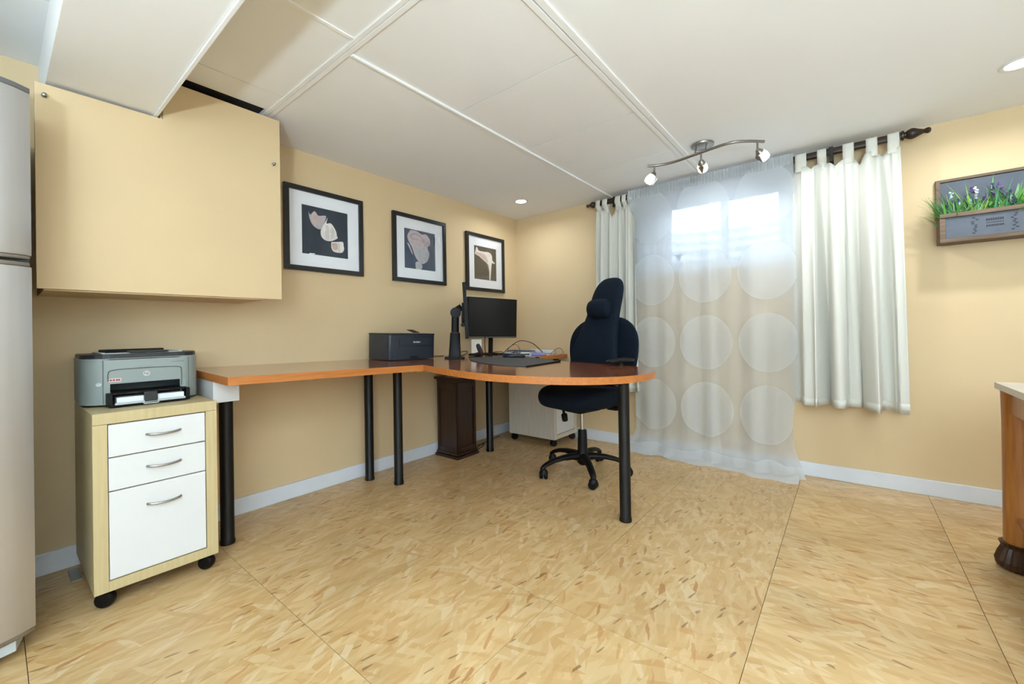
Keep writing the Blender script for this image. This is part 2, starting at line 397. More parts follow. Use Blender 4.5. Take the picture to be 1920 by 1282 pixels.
bm = nb(); v = [bm.verts.new(p) for p in ((1.565, 0.1145, 1.61), (1.635, 0.1145, 1.615), (1.602, 0.1145, 1.55))]; bm.faces.new(v); r = bmesh.ops.extrude_face_region(bm, geom=bm.faces[:]); bmesh.ops.translate(bm, verts=[q for q in r['geom'] if isinstance(q, bmesh.types.BMVert)], vec=(0, -0.0006, 0)); obj('triangle_sticker', bm, mat('grey_sticker', (120, 140, 160), 0.5), win)
# window well outside
well = mat('galvanised_well', (214, 218, 224), 0.6, var=0.08, scale=5)
bm = nb()
grid(bm, 28, 40, lambda u, v: (1.865 - 0.78*math.cos(PI*u), 0.26 + 0.75*math.sin(PI*u)**0.8, 0.95 + 1.0*v + 0.0) if True else None)
for vtx in bm.verts: vtx.co.y += 0.012*math.sin(vtx.co.z*70)
o = tag(obj('window_well', bm, well, None, True), 'corrugated pale window well wall outside the basement window', 'window well'); o.modifiers.new('s', 'SOLIDIFY').thickness = 0.004
bm = nb(); prism(bm, [(1.865 - 0.76*math.cos(PI*k/20), 0.262 + 0.73*math.sin(PI*k/20)**0.8) for k in range(21)], 0.95, 1.30); tag(obj('gravel_bed', bm, mat('snowy_gravel', (226, 230, 236), 0.9, var=0.15, scale=60, bump=0.6, bscale=80)), 'pale gravel bed inside the window well outside', 'gravel')

# ------------------------------------------------------------------ desks
EDGE = 0.036
def desktop(name, poly, parent, loc):
    bm = nb()
    a = [bm.verts.new((x-loc[0], y-loc[1], deskz(x, y)-EDGE)) for x, y in poly]
    b = [bm.verts.new((x-loc[0], y-loc[1], deskz(x, y))) for x, y in poly]
    ring_faces(bm, [a, b])
    es = {e for v in b for e in v.link_edges if e.verts[0] in b and e.verts[1] in b}
    bmesh.ops.bevel(bm, geom=list(es), offset=0.0015, segments=1, affect='EDGES')
    o = obj(name, bm, None, parent, None, [M['cherry_top'], M['cherry_edge']])
    facemat(o, lambda p: 0 if p.normal.z > 0.8 else 1)
    return o
def leg(parent, x, y, top, loc, r=0.029):
    bm = nb(); lathe(bm, [(r+0.003, 0.0004), (r+0.003, 0.016), (r, 0.022), (r, top-0.004), (r+0.016, top-0.003), (r+0.016, top-0.0006)], 24, Matrix.Translation((x-loc[0], y-loc[1], 0)))
    return obj('leg', bm, M['black'], parent, 30)
L1 = (0.3, -2.28, 0)
t = thing('wall_desk', 'narrow cherry-brown desk along the left wall beside the file cabinet', 'desk', L1)
desktop('desktop', [(0.004, -2.800), (0.600, -2.800), (0.655, -1.783), (0.004, -1.783)], t, L1)
leg(t, 0.326, -2.726, 0.690, L1); leg(t, 0.105, -1.815, deskz(.105, -1.815)-EDGE, L1)
bm = nb(); x0, x1, y0, y1 = 0.004, 0.392, -2.796, -2.690
a = [bm.verts.new((x-L1[0], y-L1[1], 0.690)) for x, y in ((x0, y0), (x1, y0), (x1, y1), (x0, y1))]
b = [bm.verts.new((x-L1[0], y-L1[1], deskz(x, y)-EDGE-0.0005)) for x, y in ((x0, y0), (x1, y0), (x1, y1), (x0, y1))]
ring_faces(bm, [a, b]); obj('support_beam', bm, M['white_lam'], t)
bm = nb(); box(bm, 0.36-L1[0], 0.385-L1[0], -2.689-L1[1], -2.676-L1[1], 0.765, 0.7885); obj('bracket', bm, M['rod'], t)

L2 = (0.9, -1.2, 0)
t = thing('corner_desk', 'cherry-brown corner desk with a rounded peninsula end on black legs', 'desk', L2)
front = spline2([(0.66, -1.785), (1.0, -1.868), (1.234, -1.892), (1.413, -1.862), (1.571, -1.793), (1.667, -1.722), (1.755, -1.62), (1.815, -1.51), (1.845, -1.40), (1.855, -1.29), (1.845, -1.18), (1.81, -1.05), (1.73, -0.94), (1.61, -0.88), (1.40, -0.865), (1.1, -0.86)], 4)
poly = [(0.004, -1.781), (0.655, -1.781)] + front[1:] + spline2([(0.9, -0.83), (0.72, -0.70), (0.62, -0.52), (0.60, -0.35)], 4) + [(0.60, -0.016), (0.004, -0.016)]
desktop('desktop', poly, t, L2)
for x, y in ((0.336, -1.745), (0.321, -0.819), (1.755, -1.363)): leg(t, x, y, deskz(x, y)-EDGE-0.0005, L2)
bm = nb(); box(bm, 0.36-L2[0], 0.60-L2[0], -1.79-L2[1], -1.72-L2[1], 0.756, 0.768, 0.001); obj('joining_plate', bm, M['birch'], t)

# ------------------------------------------------------------------ file cabinets on casters
def handle_bm(bm, x, yc, z, L=0.105):
    pts = [(x, yc-L/2, z+0.001), (x+0.010, yc-L/2+0.006, z+0.001), (x+0.018, yc-L/4, z-0.001), (x+0.021, yc, z-0.002), (x+0.018, yc+L/4, z-0.001), (x+0.010, yc+L/2-0.006, z+0.001), (x, yc+L/2, z+0.001)]
    tube(bm, spline(pts, 4), [0.0045]*25, 8)
def caster(parent, x, y, r=0.03, ry=0.0, turn=0):
    bm = nb(); Mx = Matrix.Translation((x, y, r+0.0004)) @ Matrix.Rotation(turn, 4, 'Z') @ Matrix.Rotation(R(90), 4, 'X')
    lathe(bm, [(0.010, -0.020), (r*0.8, -0.019), (r-0.003, -0.015), (r, -0.008), (r, 0.008), (r-0.003, 0.015), (r*0.8, 0.019), (0.010, 0.020)], 24, Mx)
    tube(bm, [(x-0.012, y, r), (x-0.012, y, 0.0635)], 0.008, 8)
    return obj('caster', bm, M['plastic_black'], parent, 35)
def file_cabinet(label, x0, x1, y0, y1, top, body):
    loc = ((x0+x1)/2, (y0+y1)/2, 0)
    t = thing('file_cabinet', label, 'cabinet', loc, 0, 'white-fronted rolling file cabinets')
    hx, hy = (x1-x0)/2, (y1-y0)/2; zb = 0.064; fr = 0.040
    bm = nb(); box(bm, -hx, hx-0.02, -hy, hy, zb, top-0.042, 0.001)
    obj('body', bm, body, t)
    bm = nb(); box(bm, -hx, hx, -hy, hy, top-0.041, top, 0.0015); obj('top', bm, body, t)
    bm = nb()
    box(bm, hx-0.019, hx, -hy, -hy+fr, zb, top-0.042, 0.001); box(bm, hx-0.019, hx, hy-fr, hy, zb, top-0.042, 0.001)
    box(bm, hx-0.019, hx, -hy+fr, hy-fr, zb, zb+0.037, 0.001)
    obj('front_frame', bm, body, t)
    zs = [(top-0.166, top-0.045), (top-0.291, top-0.169), (zb+0.040, top-0.294)]
    for k, (a, b) in enumerate(zs):
        bm = nb(); box(bm, hx-0.0195, hx-0.003, -hy+fr+0.0025, hy-fr-0.0025, a+0.001, b-0.001, 0.001)
        d = obj('drawer', bm, M['white_lam'], t)
        bm = nb(); handle_bm(bm, hx-0.003, 0.012, (a+b)/2+0.004 if k < 2 else b-0.078); obj('handle', bm, M['nickel'], d, True)
    for sx, sy, tn in ((1, -1, 0.9), (1, 1, 0.7), (-1, -1, 0.2), (-1, 1, 0.3)): caster(t, sx*(hx-0.034), sy*(hy-0.034), 0.0305, 0, tn)
    return t
file_cabinet('birch rolling file cabinet with three white drawers under the grey printer', 0.04, 0.54, -3.208, -2.825, 0.722, M['birch'])
file_cabinet('pale rolling file cabinet under the corner desk behind the office chair', 0.22, 0.715, -0.435, -0.055, 0.70, M['birch_pale'])

# ------------------------------------------------------------------ grey laser printer
gp = mat('grey_green_plastic', (152, 162, 158), 0.45, var=0.02)
gpl = mat('pale_grey_plastic', (186, 194, 194), 0.4, var=0.02)
dk = mat('charcoal_plastic', (44, 46, 48), 0.4, var=0.05)
t = thing('laser_printer', 'grey desktop laser printer with an open paper tray on the birch cabinet', 'printer', (0.205, -3.022, 0.7225)); t.scale = (1.05, 1.13, 1.06)
H1 = 0.198
prof = [(-0.155, -0.165), (-0.155, 0.165), (0.05, 0.172)] + [(0.05+0.09*math.sin(R(a)), 0.10+0.072*math.cos(R(a))) for a in range(10, 91, 16)]
left = [(x, -y) for x, y in reversed(prof)]
outline = prof + left
def shell(bm, poly, z0, z1, cut=None):
    prism(bm, poly, z0, z1, None, 0.004)
# lower body with front mouth: build as ring of pieces
bm = nb()
prism(bm, [(x, y) for x, y in outline if True], 0.085, H1-0.018, None, 0)
prism(bm, [(-0.155, -0.165), (-0.155, 0.165), (0.05, 0.172), (0.05, -0.172)], 0.008, 0.085)
for s in (1, -1):
    pc = [(0.05, s*0.172)] + [(0.05+0.09*math.sin(R(a)), s*(0.10+0.072*math.cos(R(a)))) for a in range(10, 91, 16)] + [(0.14, s*0.118), (0.05, s*0.118)]
    prism(bm, pc if s > 0 else list(reversed(pc)), 0.008, 0.085)
obj('body', bm, gp, t, 30)
bm = nb(); prism(bm, [(x*0.97, y*0.985) for x, y in outline], H1-0.0178, H1, None, 0.004); obj('top_cover', bm, dk, t)
bm = nb()
rim = [(x*1.0, y*1.0) for x, y in outline]
prism(bm, rim, H1-0.0215, H1-0.0165, None, 0.001); obj('rim', bm, gpl, t, 30)
# output tray recess look: raised pale frame and black well
bm = nb(); box(bm, -0.13, 0.10, -0.118, -0.106, H1, H1+0.006, 0.002); box(bm, -0.13, 0.10, 0.106, 0.118, H1, H1+0.006, 0.002); box(bm, 0.088, 0.10, -0.106, 0.106, H1, H1+0.004, 0.001)
obj('tray_frame', bm, gpl, t)
bm = nb(); box(bm, -0.13, 0.087, -0.1055, 0.1055, H1+0.0002, H1+0.0015); obj('output_well', bm, mat('black_well', (10, 10, 11), 0.5), t)
bm = nb(); box(bm, 0.06, 0.125, -0.045, 0.07, H1+0.004, H1+0.010, 0.002); obj('paper_stop', bm, dk, t)
bm = nb(); box(bm, -0.135, -0.115, -0.10, 0.10, H1, H1+0.014, 0.003); obj('rear_lip', bm, M['plastic_black'], t)
# front panel seams, mouth, tray
bm = nb(); tube(bm, spline([(0.1415, -0.105, 0.095), (0.1415, -0.105, 0.125), (0.1415, -0.095, 0.137), (0.1415, -0.05, 0.140), (0.1415, 0.05, 0.140), (0.1415, 0.095, 0.137), (0.1415, 0.105, 0.125), (0.1415, 0.105, 0.06)], 4), 0.0016, 6); obj('panel_seam', bm, mat('seam_grey', (96, 104, 102), 0.6), t, True)
bm = nb(); box(bm, 0.139, 0.1425, -0.02, 0.02, 0.1415, 0.149, 0.002); obj('cover_latch', bm, gp, t)
for s in (-0.118, 0.128):
    bm = nb(); box(bm, 0.1385, 0.1408, s-0.0008, s+0.0008, 0.012, H1-0.022); obj('side_seam', bm, mat('seam_dark', (90, 98, 98), 0.6), t)
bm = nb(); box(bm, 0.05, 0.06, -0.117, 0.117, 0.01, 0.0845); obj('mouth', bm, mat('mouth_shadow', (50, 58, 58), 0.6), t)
bm = nb(); box(bm, 0.062, 0.205, -0.112, 0.118, 0.004, 0.010, 0.002); box(bm, 0.062, 0.205, -0.112, -0.100, 0.01, 0.052, 0.003); box(bm, 0.062, 0.205, 0.106, 0.118, 0.01, 0.052, 0.003); box(bm, 0.062, 0.190, -0.10, 0.106, 0.046, 0.054, 0.002)
tr = obj('paper_tray', bm, M['plastic_black'], t)
bm = nb(); box(bm, 0.20, 0.208, -0.096, 0.103, 0.010, 0.018, 0.001); obj('tray_lip', bm, gpl, tr)
bm = nb(); box(bm, 0.192, 0.209, -0.018, 0.020, 0.012, 0.050, 0.003); obj('tray_latch', bm, dk, tr)
bm = nb(); tube(bm, [(0.205, -0.022, 0.012), (0.214, -0.018, 0.006), (0.214, 0.020, 0.006), (0.205, 0.024, 0.012)], 0.0028, 6); obj('tray_pull', bm, gpl, tr, True)
bm = nb(); box(bm, 0.064, 0.198, -0.090, 0.100, 0.011, 0.036, 0.0005); tag(obj('paper_stack', bm, mat('white_paper', (238, 240, 246), 0.7)), 'stack of white paper in the tray of the grey printer', 'paper').location = (0.205, -3.022, 0.7225); bpy.context.view_layer.update(); bpy.data.objects['paper_stack'].scale = (1.05, 1.13, 1.06)
bm = nb(); lathe(bm, [(0.0001, 0.002), (0.010, 0.002), (0.0115, 0.0)], 24, Matrix.Translation((0.1395, 0.0, 0.117)) @ Matrix.Rotation(R(90), 4, 'Y')); e = obj('emblem', bm, mat('emblem_silver', (205, 208, 210), 0.3, metal=0.3), t, True)
textobj('emblem_letters', 'hp', 0.014, mat('emblem_letters_grey', (90, 96, 98), 0.5), e, (0.1417, 0.0005, 0.1178), (R(90), 0, R(90)))
bm = nb(); box(bm, 0.1402, 0.1409, -0.104, -0.070, 0.093, 0.106); st = obj('warning_sticker', bm, mat('pink_sticker', (226, 200, 196), 0.6), t)
for k, y in enumerate((-0.098, -0.090, -0.082, -0.076)):
    bm = nb(); lathe(bm, [(0.0024, 0), (0.0034, 0.0003)], 10, Matrix.Translation((0.1409, y, 0.0995)) @ Matrix.Rotation(R(90), 4, 'Y')); obj('symbol', bm, mat('red_symbol', (170, 60, 60), 0.6), st)
for k in range(8):
    bm = nb(); box(bm, 0.1402, 0.1407, 0.075+k*0.005, 0.0785+k*0.005, 0.1585, 0.1605); obj('model_lettering', bm, mat('lettering_grey', (110, 118, 118), 0.6), t)
bm = nb(); lathe(bm, [(0.0001, 0.003), (0.008, 0.003), (0.0095, 0.0)], 20, Matrix.Translation((0.1352, -0.128, 0.085)) @ Matrix.Rotation(R(-25), 4, 'Z') @ Matrix.Rotation(R(90), 4, 'Y')); obj('power_button', bm, gpl, t, True)

# ------------------------------------------------------------------ dark laser printer on the desk
t = on_desk('laser_printer', 'dark grey laser printer on the desk by the monitors', 'printer', 0.150, -1.567)
db = mat('dark_slate_plastic', (46, 52, 62), 0.42, var=0.05); db2 = mat('darker_slate_plastic', (34, 38, 46), 0.45, var=0.05)
H2 = 0.186
bm = nb(); prism(bm, rrect(-0.125, 0.125, -0.20, 0.20, 0.018), 0.004, H2-0.012, None, 0.003); obj('body', bm, db, t, 30)
bm = nb(); prism(bm, rrect(-0.127, 0.127, -0.202, 0.202, 0.018), H2-0.0115, H2, None, 0.003); obj('top_cover', bm, db2, t, 30)
bm = nb(); box(bm, 0.123, 0.1275, -0.12, 0.165, 0.100, 0.152, 0.003); fd = obj('front_door', bm, db, t)
textobj('logo', 'brother', 0.020, mat('logo_white', (225, 228, 232), 0.5), t, (0.1282, 0.03, 0.126), (R(90), 0, R(90)), bold=True)
bm = nb(); box(bm, 0.122, 0.1262, -0.14, 0.172, 0.008, 0.090, 0.002); dr = obj('paper_drawer', bm, db, t)
bm = nb(); box(bm, 0.1255, 0.1272, -0.025, 0.040, 0.010, 0.030, 0.002); obj('drawer_grip', bm, mat('black_grip', (12, 13, 15), 0.5), dr)
bm = nb(); box(bm, 0.1245, 0.1262, -0.13, 0.17, 0.0935, 0.0955); obj('front_seam', bm, db2, t)
bm = nb(); box(bm, 0.1262, 0.1285, 0.0, 0.07, 0.154, 0.161, 0.001); obj('cover_grip', bm, db2, t)
bm = nb(); box(bm, 0.02, 0.10, 0.02, 0.075, H2+0.004, H2+0.008, 0.001); bmesh.ops.rotate(bm, verts=bm.verts, cent=(0.1, 0.045, H2+0.003), matrix=Matrix.Rotation(R(14), 3, 'Y')); obj('paper_stop', bm, M['plastic_black'], t)
for x, z in ((0.04, 0.15), (0.095, 0.115)):
    bm = nb(); box(bm, x-0.018, x+0.014, -0.2015, -0.200, z-0.014, z+0.014, 0.0005); obj('side_vent', bm, db2, t)

# ------------------------------------------------------------------ framed flower prints
frame_m = mat('black_frame_wood', (24, 24, 27), 0.3, var=0.1); mat_m = mat('mat_board', (248, 249, 252), 0.8, var=0.01)
pg = glassmat('picture_glass', refl=0.22)
cream = mat('petal_cream', (240, 234, 226), 0.9, var=0.08, scale=30); blush = mat('petal_blush', (214, 186, 178), 0.9, var=0.12, scale=30); greyp = mat('petal_grey', (190, 188, 192), 0.9, var=0.12, scale=30); rosed = mat('petal_shade', (150, 120, 118), 0.9, var=0.15, scale=30); pinkg = mat('petal_rose', (206, 190, 192), 0.9, var=0.1, scale=25)
softp = mat('petal_soft_shade', (222, 215, 210), 0.9, var=0.06, scale=30); rosesoft = mat('petal_rose_shade', (184, 168, 172), 0.9, var=0.1, scale=30)
def picture(label, yc, zc, bgcol, petals):
    t = thing('framed_picture', label, 'picture', (0, yc, zc-0.265), 0, 'square black-framed flower prints')
    def fr(bm, a, b, x0, x1, bev=0.0):   # square ring
        box(bm, x0, x1, -a, a, 0.265-a, 0.265-b, bev); box(bm, x0, x1, -a, a, 0.265+b, 0.265+a, bev)
        box(bm, x0, x1, -a, -b, 0.265-b, 0.265+b, bev); box(bm, x0, x1, b, a, 0.265-b, 0.265+b, bev)
    bm = nb(); fr(bm, 0.265, 0.235, 0.0008, 0.026, 0.0015); obj('frame', bm, frame_m, t)
    bm = nb(); fr(bm, 0.2349, 0.155, 0.006, 0.011); obj('mat_board', bm, mat_m, t)
    bm = nb(); box(bm, 0.005, 0.008, -0.1555, 0.1555, 0.265-0.1555, 0.265+0.1555); pr = obj('print', bm, mat('print_ground', bgcol, 0.8, var=0.15, scale=5), t)
    for k, (m, pts) in enumerate(petals):
        bm = nb(); d = 0.0081+0.00012*k
        pp = spline2(pts + [pts[0]], 4)[:-1]
        prism(bm, [(-0.155+0.31*u, 0.265+0.155-0.31*v) for u, v in pp], 0, 0.0001, Matrix(((0, 0, 1, d), (1, 0, 0, 0), (0, 1, 0, 0), (0, 0, 0, 1))))
        obj('petal', bm, m, pr)
    bm = nb(); box(bm, 0.0145, 0.0165, -0.2348, 0.2348, 0.265-0.2348, 0.265+0.2348); obj('glass', bm, pg, t)
    return t
picture('black-framed print of three pale tulips, nearest the wall cabinet', -2.052, 1.668, (52, 62, 74), [
    (greyp, [(.14, .12), (.18, .18), (.27, .09), (.35, .17), (.50, .14), (.50, .22), (.42, .42), (.33, .45), (.22, .38), (.16, .25)]),
    (blush, [(.22, .14), (.27, .11), (.33, .2), (.30, .4), (.22, .34)]),
    (pinkg, [(.34, .20), (.42, .16), (.48, .17), (.44, .32), (.36, .40)]),
    (cream, [(.55, .17), (.52, .30), (.60, .28), (.66, .32), (.73, .43), (.75, .53), (.76, .58), (.62, .66), (.48, .66), (.40, .58), (.40, .45), (.48, .30)]),
    (softp, [(.50, .34), (.56, .36), (.58, .62), (.50, .62)]), (softp, [(.64, .36), (.70, .46), (.64, .62), (.61, .60)]),
    (cream, [(.62, .68), (.74, .66), (.88, .64), (.90, .72), (.91, .80), (.85, .88), (.68, .88), (.62, .80)]),
    (blush, [(.63, .71), (.74, .69), (.77, .80), (.66, .84)]), (softp, [(.76, .68), (.80, .68), (.82, .87), (.77, .87)])])
picture('black-framed print of a single pale rose, the middle one of three', -1.272, 1.662, (70, 84, 106), [
    (pinkg, [(.20, .02), (.40, .02), (.55, .08), (.70, .06), (.83, .18), (.82, .32), (.74, .40), (.80, .55), (.74, .74), (.60, .84), (.48, .82), (.34, .68), (.24, .46), (.14, .32), (.10, .18)]),
    (greyp, [(.26, .40), (.40, .46), (.55, .42), (.70, .42), (.78, .56), (.73, .73), (.60, .83), (.48, .80), (.36, .66)]),
    (rosesoft, [(.20, .12), (.36, .08), (.54, .14), (.66, .24), (.60, .30), (.42, .24), (.26, .26), (.18, .20)]),
    (pinkg, [(.24, .16), (.38, .12), (.52, .18), (.58, .26), (.42, .21), (.28, .22)]),
    (rosesoft, [(.60, .36), (.70, .26), (.80, .24), (.79, .32), (.70, .40)]),
    (pinkg, [(.30, .34), (.44, .30), (.58, .36), (.54, .42), (.40, .42)]),
    (greyp, [(.34, .84), (.42, .80), (.56, .88), (.52, .99), (.36, .99)]),
    (greyp, [(.08, .36), (.16, .40), (.26, .62), (.22, .60)])])
picture('black-framed print of a calla lily, nearest the room corner', -0.496, 1.645, (34, 32, 34), [
    (cream, [(.06, .18), (.12, .04), (.22, .14), (.45, .14), (.68, .14), (.80, .22), (.82, .36), (.94, .44), (.90, .46), (.80, .46), (.76, .66), (.72, .97), (.67, .97), (.66, .70), (.58, .50), (.40, .40), (.20, .30), (.05, .26)]),
    (blush, [(.08, .20), (.22, .20), (.45, .22), (.58, .32), (.60, .46), (.40, .38), (.20, .29), (.07, .25)]),
    (rosed, [(.56, .48), (.64, .54), (.68, .80), (.62, .64)])])

# ------------------------------------------------------------------ painted wall cabinet
t = thing('wall_cabinet', 'beige painted wall cabinet notched around the ceiling soffit', 'wall cabinet', (0, -2.9, 1.187))
def yz(poly, x0, x1):
    bm = nb(); prism(bm, [(y+2.9, z-1.187) for y, z in poly], x0, x1, Matrix(((0, 0, 1, 0), (1, 0, 0, 0), (0, 1, 0, 0), (0, 0, 0, 1))), 0.0012); return bm
obj('door_panel', yz([(-3.328, 1.187), (-2.472, 1.187), (-2.472, 2.130), (-2.955, 2.130), (-2.955, 1.952), (-3.328, 1.952)], 0.334, 0.35), M['wall'], t)
obj('carcass', yz([(-3.31, 1.181), (-2.56, 1.181), (-2.56, 2.10), (-2.962, 2.10), (-2.962, 1.945), (-3.31, 1.945)], 0.001, 0.3335), M['wall'], t)
for y, z in ((-2.507, 1.890), (-3.304, 1.906)):
    bm = nb(); lathe(bm, [(0.008, 0), (0.008, 0.003), (0.005, 0.005), (0.004, 0.012), (0.0065, 0.015), (0.0065, 0.019), (0.003, 0.021)], 16, Matrix.Translation((0.35, y+2.9, z-1.187)) @ Matrix.Rotation(R(90), 4, 'Y')); obj('knob', bm, M['nickel'], t, True)

# ------------------------------------------------------------------ fridge
t = thing('refrigerator', 'tall stainless steel refrigerator with bowed doors at the left edge', 'refrigerator', (0.33, -3.652, 0))
def bow(y, half=0.30): return 0.0 - 0.055*(y/half)**2
def door(bm, z0, z1, half=0.302):
    n = 18; ys = [-half+2*half*k/n for k in range(n+1)]
    fr_ = [(0.355+bow(y), y) for y in ys]
    fr_[0] = (fr_[0][0]-0.012, fr_[0][1]); fr_[-1] = (fr_[-1][0]-0.012, fr_[-1][1])
    poly = [(0.235, -half), *fr_, (0.235, half)]
    prism(bm, poly, z0, z1, None, 0.003)
bm = nb(); box(bm, -0.325, 0.23, -0.298, 0.298, 0.05, 1.80, 0.004); obj('body', bm, mat('fridge_side_grey', (150, 150, 148), 0.45), t)
bm = nb(); door(bm, 0.075, 1.232); d1 = obj('door', bm, M['steel'], t, 30)
bm = nb(); door(bm, 1.268, 1.795); d2 = obj('door', bm, M['steel'], t, 30)
bm = nb(); door(bm, 1.2325, 1.246, 0.298); obj('handle_strip', bm, M['nickel'], d1, 30)
bm = nb(); door(bm, 1.2555, 1.2675, 0.298); obj('handle_strip', bm, M['nickel'], d2, 30)
bm = nb(); box(bm, 0.15, 0.285, -0.295, 0.295, 1.2465, 1.255); obj('handle_groove', bm, M['black'], t)
bm = nb(); door(bm, 1.7955, 1.812, 0.302); box(bm, -0.325, 0.234, -0.30, 0.30, 1.8005, 1.812, 0.004); obj('top_cap', bm, M['steel_dark'], t, 30)
bm = nb(); door(bm, 0.062, 0.0745, 0.300); obj('door_trim', bm, M['nickel'], d1, 30)
for y in (-0.23, 0.23):
    for x in (-0.25, 0.27):
        bm = nb(); lathe(bm, [(0.026, 0.0005), (0.028, 0.02), (0.028, 0.049)], 18, Matrix.Translation((x if x < 0 else 0.20, y, 0))); obj('foot', bm, gpl, t, 30)
bm = nb(); prism(bm, [(0.22, 0.16), (0.31, 0.16), (0.325, 0.20), (0.31, 0.26), (0.22, 0.28)], 0.03, 0.061); obj('hinge_cover', bm, gpl, t)

# ------------------------------------------------------------------ office chair
t = thing('office_chair', 'navy fabric office chair with tall shaped back and neck pillow', 'office chair', (1.215, -0.845, 0), R(-12))
bk = M['plastic_black']
for k in range(5):
    a = R(-48.7+12+72*k); d = Vector((math.cos(a), math.sin(a), 0)); s = Vector((-d.y, d.x, 0))
    rings = []
    for f, z, hw, hh in ((0.03, 0.118, 0.034, 0.030), (0.09, 0.126, 0.031, 0.022), (0.16, 0.124, 0.026, 0.018), (0.22, 0.114, 0.023, 0.016), (0.275, 0.096, 0.022, 0.016), (0.305, 0.080, 0.020, 0.016), (0.322, 0.068, 0.014, 0.012)):
        c = d*f + Vector((0, 0, z))
        rings.append([c + s*hw*math.cos(2*PI*q/12) + Vector((0, 0, 1))*hh*math.sin(2*PI*q/12) for q in range(12)])
    bm = nb(); loft(bm, rings); lg = obj('leg', bm, bk, t, 50)
    bm = nb(); c = d*0.303; Mx = Matrix.Translation((c.x, c.y, 0.0284)) @ Matrix.Rotation(a+R(55), 4, 'Z') @ Matrix.Rotation(R(90), 4, 'X')
    for q in (-0.016, 0.016): lathe(bm, [(0.008, q-0.010), (0.024, q-0.010), (0.028, q-0.004), (0.028, q+0.004), (0.024, q+0.010), (0.008, q+0.010)], 20, Mx)
    lathe(bm, [(0.006, 0.0), (0.030, 0.004), (0.026, 0.020), (0.012, 0.034), (0.009, 0.046)], 16, Matrix.Translation((c.x, c.y, 0.036)))
    obj('caster', bm, bk, lg, 40)
bm = nb(); lathe(bm, [(0.022, 0.06), (0.038, 0.075), (0.048, 0.10), (0.046, 0.145), (0.034, 0.165), (0.034, 0.20), (0.030, 0.30), (0.0265, 0.305)], 24); obj('hub', bm, bk, t, 40)
bm = nb(); lathe(bm, [(0.014, 0.30), (0.014, 0.43)], 20); obj('gas_lift', bm, mat('chrome', (190, 190, 190), 0.12, metal=1), t, True)
bm = nb(); box(bm, -0.075, 0.075, -0.10, 0.12, 0.432, 0.474, 0.012); box(bm, -0.025, 0.025, 0.11, 0.30, 0.44, 0.468, 0.006); obj('tilt_mechanism', bm, bk, t, 40)
bm = nb(); lathe(bm, [(0.012, -0.05), (0.020, -0.045), (0.022, 0.0), (0.017, 0.006), (0.010, 0.01), (0.010, 0.04)], 16, Matrix.Translation((-0.10, -0.075, 0.405)) @ Matrix.Rotation(R(12), 4, 'X')); obj('tilt_knob', bm, bk, t, 40)
def se(cx, cy, hx, hy, z, n=28, p=2.6, fz=None):
    out = []
    for k in range(n):
        a = 2*PI*k/n; ca, sa = math.cos(a), math.sin(a)
        x = cx + hx*abs(ca)**(2/p)*(1 if ca >= 0 else -1); y = cy + hy*abs(sa)**(2/p)*(1 if sa >= 0 else -1)
        out.append(Vector((x, y, z + (fz(x, y) if fz else 0))))
    return out
bm = nb()
fz = lambda x, y: -0.18*max(0, -y-0.12)**1.5*3
loft(bm, [se(0, 0, .18, .17, .476, p=3), se(0, 0, .235, .225, .480, p=3.2), se(0, -.005, .255, .250, .50, p=3.2, fz=fz), se(0, -.01, .268, .262, .535, p=3.2, fz=fz), se(0, -.01, .268, .262, .575, p=3.2, fz=fz), se(0, -.005, .250, .245, .605, p=3, fz=fz), se(0, 0, .18, .18, .615, p=2.6, fz=fz)])
obj('seat', bm, M['navy'], t, True).modifiers.new('s', 'SUBSURF').levels = 1
# wide rear shell
bm = nb(); rings = []
for z, hw, th in ((0.60, .16, .012), (0.615, .23, .026), (0.66, .275, .034), (0.76, .305, .036), (0.86, .318, .036), (0.94, .312, .036), (1.00, .285, .034), (1.05, .235, .030), (1.085, .16, .024), (1.098, .07, .010)):
    yc = 0.240 + 0.10*(z-0.6)
    rings.append([Vector((v.x, v.y - 0.40*v.x*v.x, v.z)) for v in se(0, yc, hw, th, z, 32, 2.4)])
loft(bm, rings); obj('backrest', bm, M['navy'], t, True).modifiers.new('s', 'SUBSURF').levels = 1
# tall front support cushion
bm = nb(); rings = []
for z, hw, th, yc in ((0.615, .18, .02, .165), (0.63, .205, .040, .165), (0.70, .215, .052, .150), (0.80, .210, .055, .150), (0.90, .188, .052, .165), (1.00, .160, .048, .190), (1.08, .142, .045, .205), (1.16, .134, .044, .222), (1.24, .132, .042, .236), (1.31, .120, .038, .250), (1.355, .090, .030, .258), (1.378, .045, .016, .262)):
    rings.append([Vector((v.x + 0.16*max(0, z-0.88), v.y - 0.5*v.x*v.x, v.z)) for v in se(0, yc, hw, th, z, 32, 2.8)])
loft(bm, rings); obj('back_cushion', bm, M['navy'], t, True).modifiers.new('s', 'SUBSURF').levels = 1
bm = nb(); loft(bm, [[Vector((x*0.84+0.052, 0.150 + 0.052*math.cos(2*PI*q/20)*s_, 1.150 + 0.072*math.sin(2*PI*q/20)*s_ + 0.0)) for q in range(20)] for x, s_ in ((-.118, .55), (-.11, .82), (-.08, .97), (0, 1.0), (.06, .97), (.085, .82), (.092, .55))])
obj('neck_pillow', bm, M['navy'], t, True).modifiers.new('s', 'SUBSURF').levels = 1
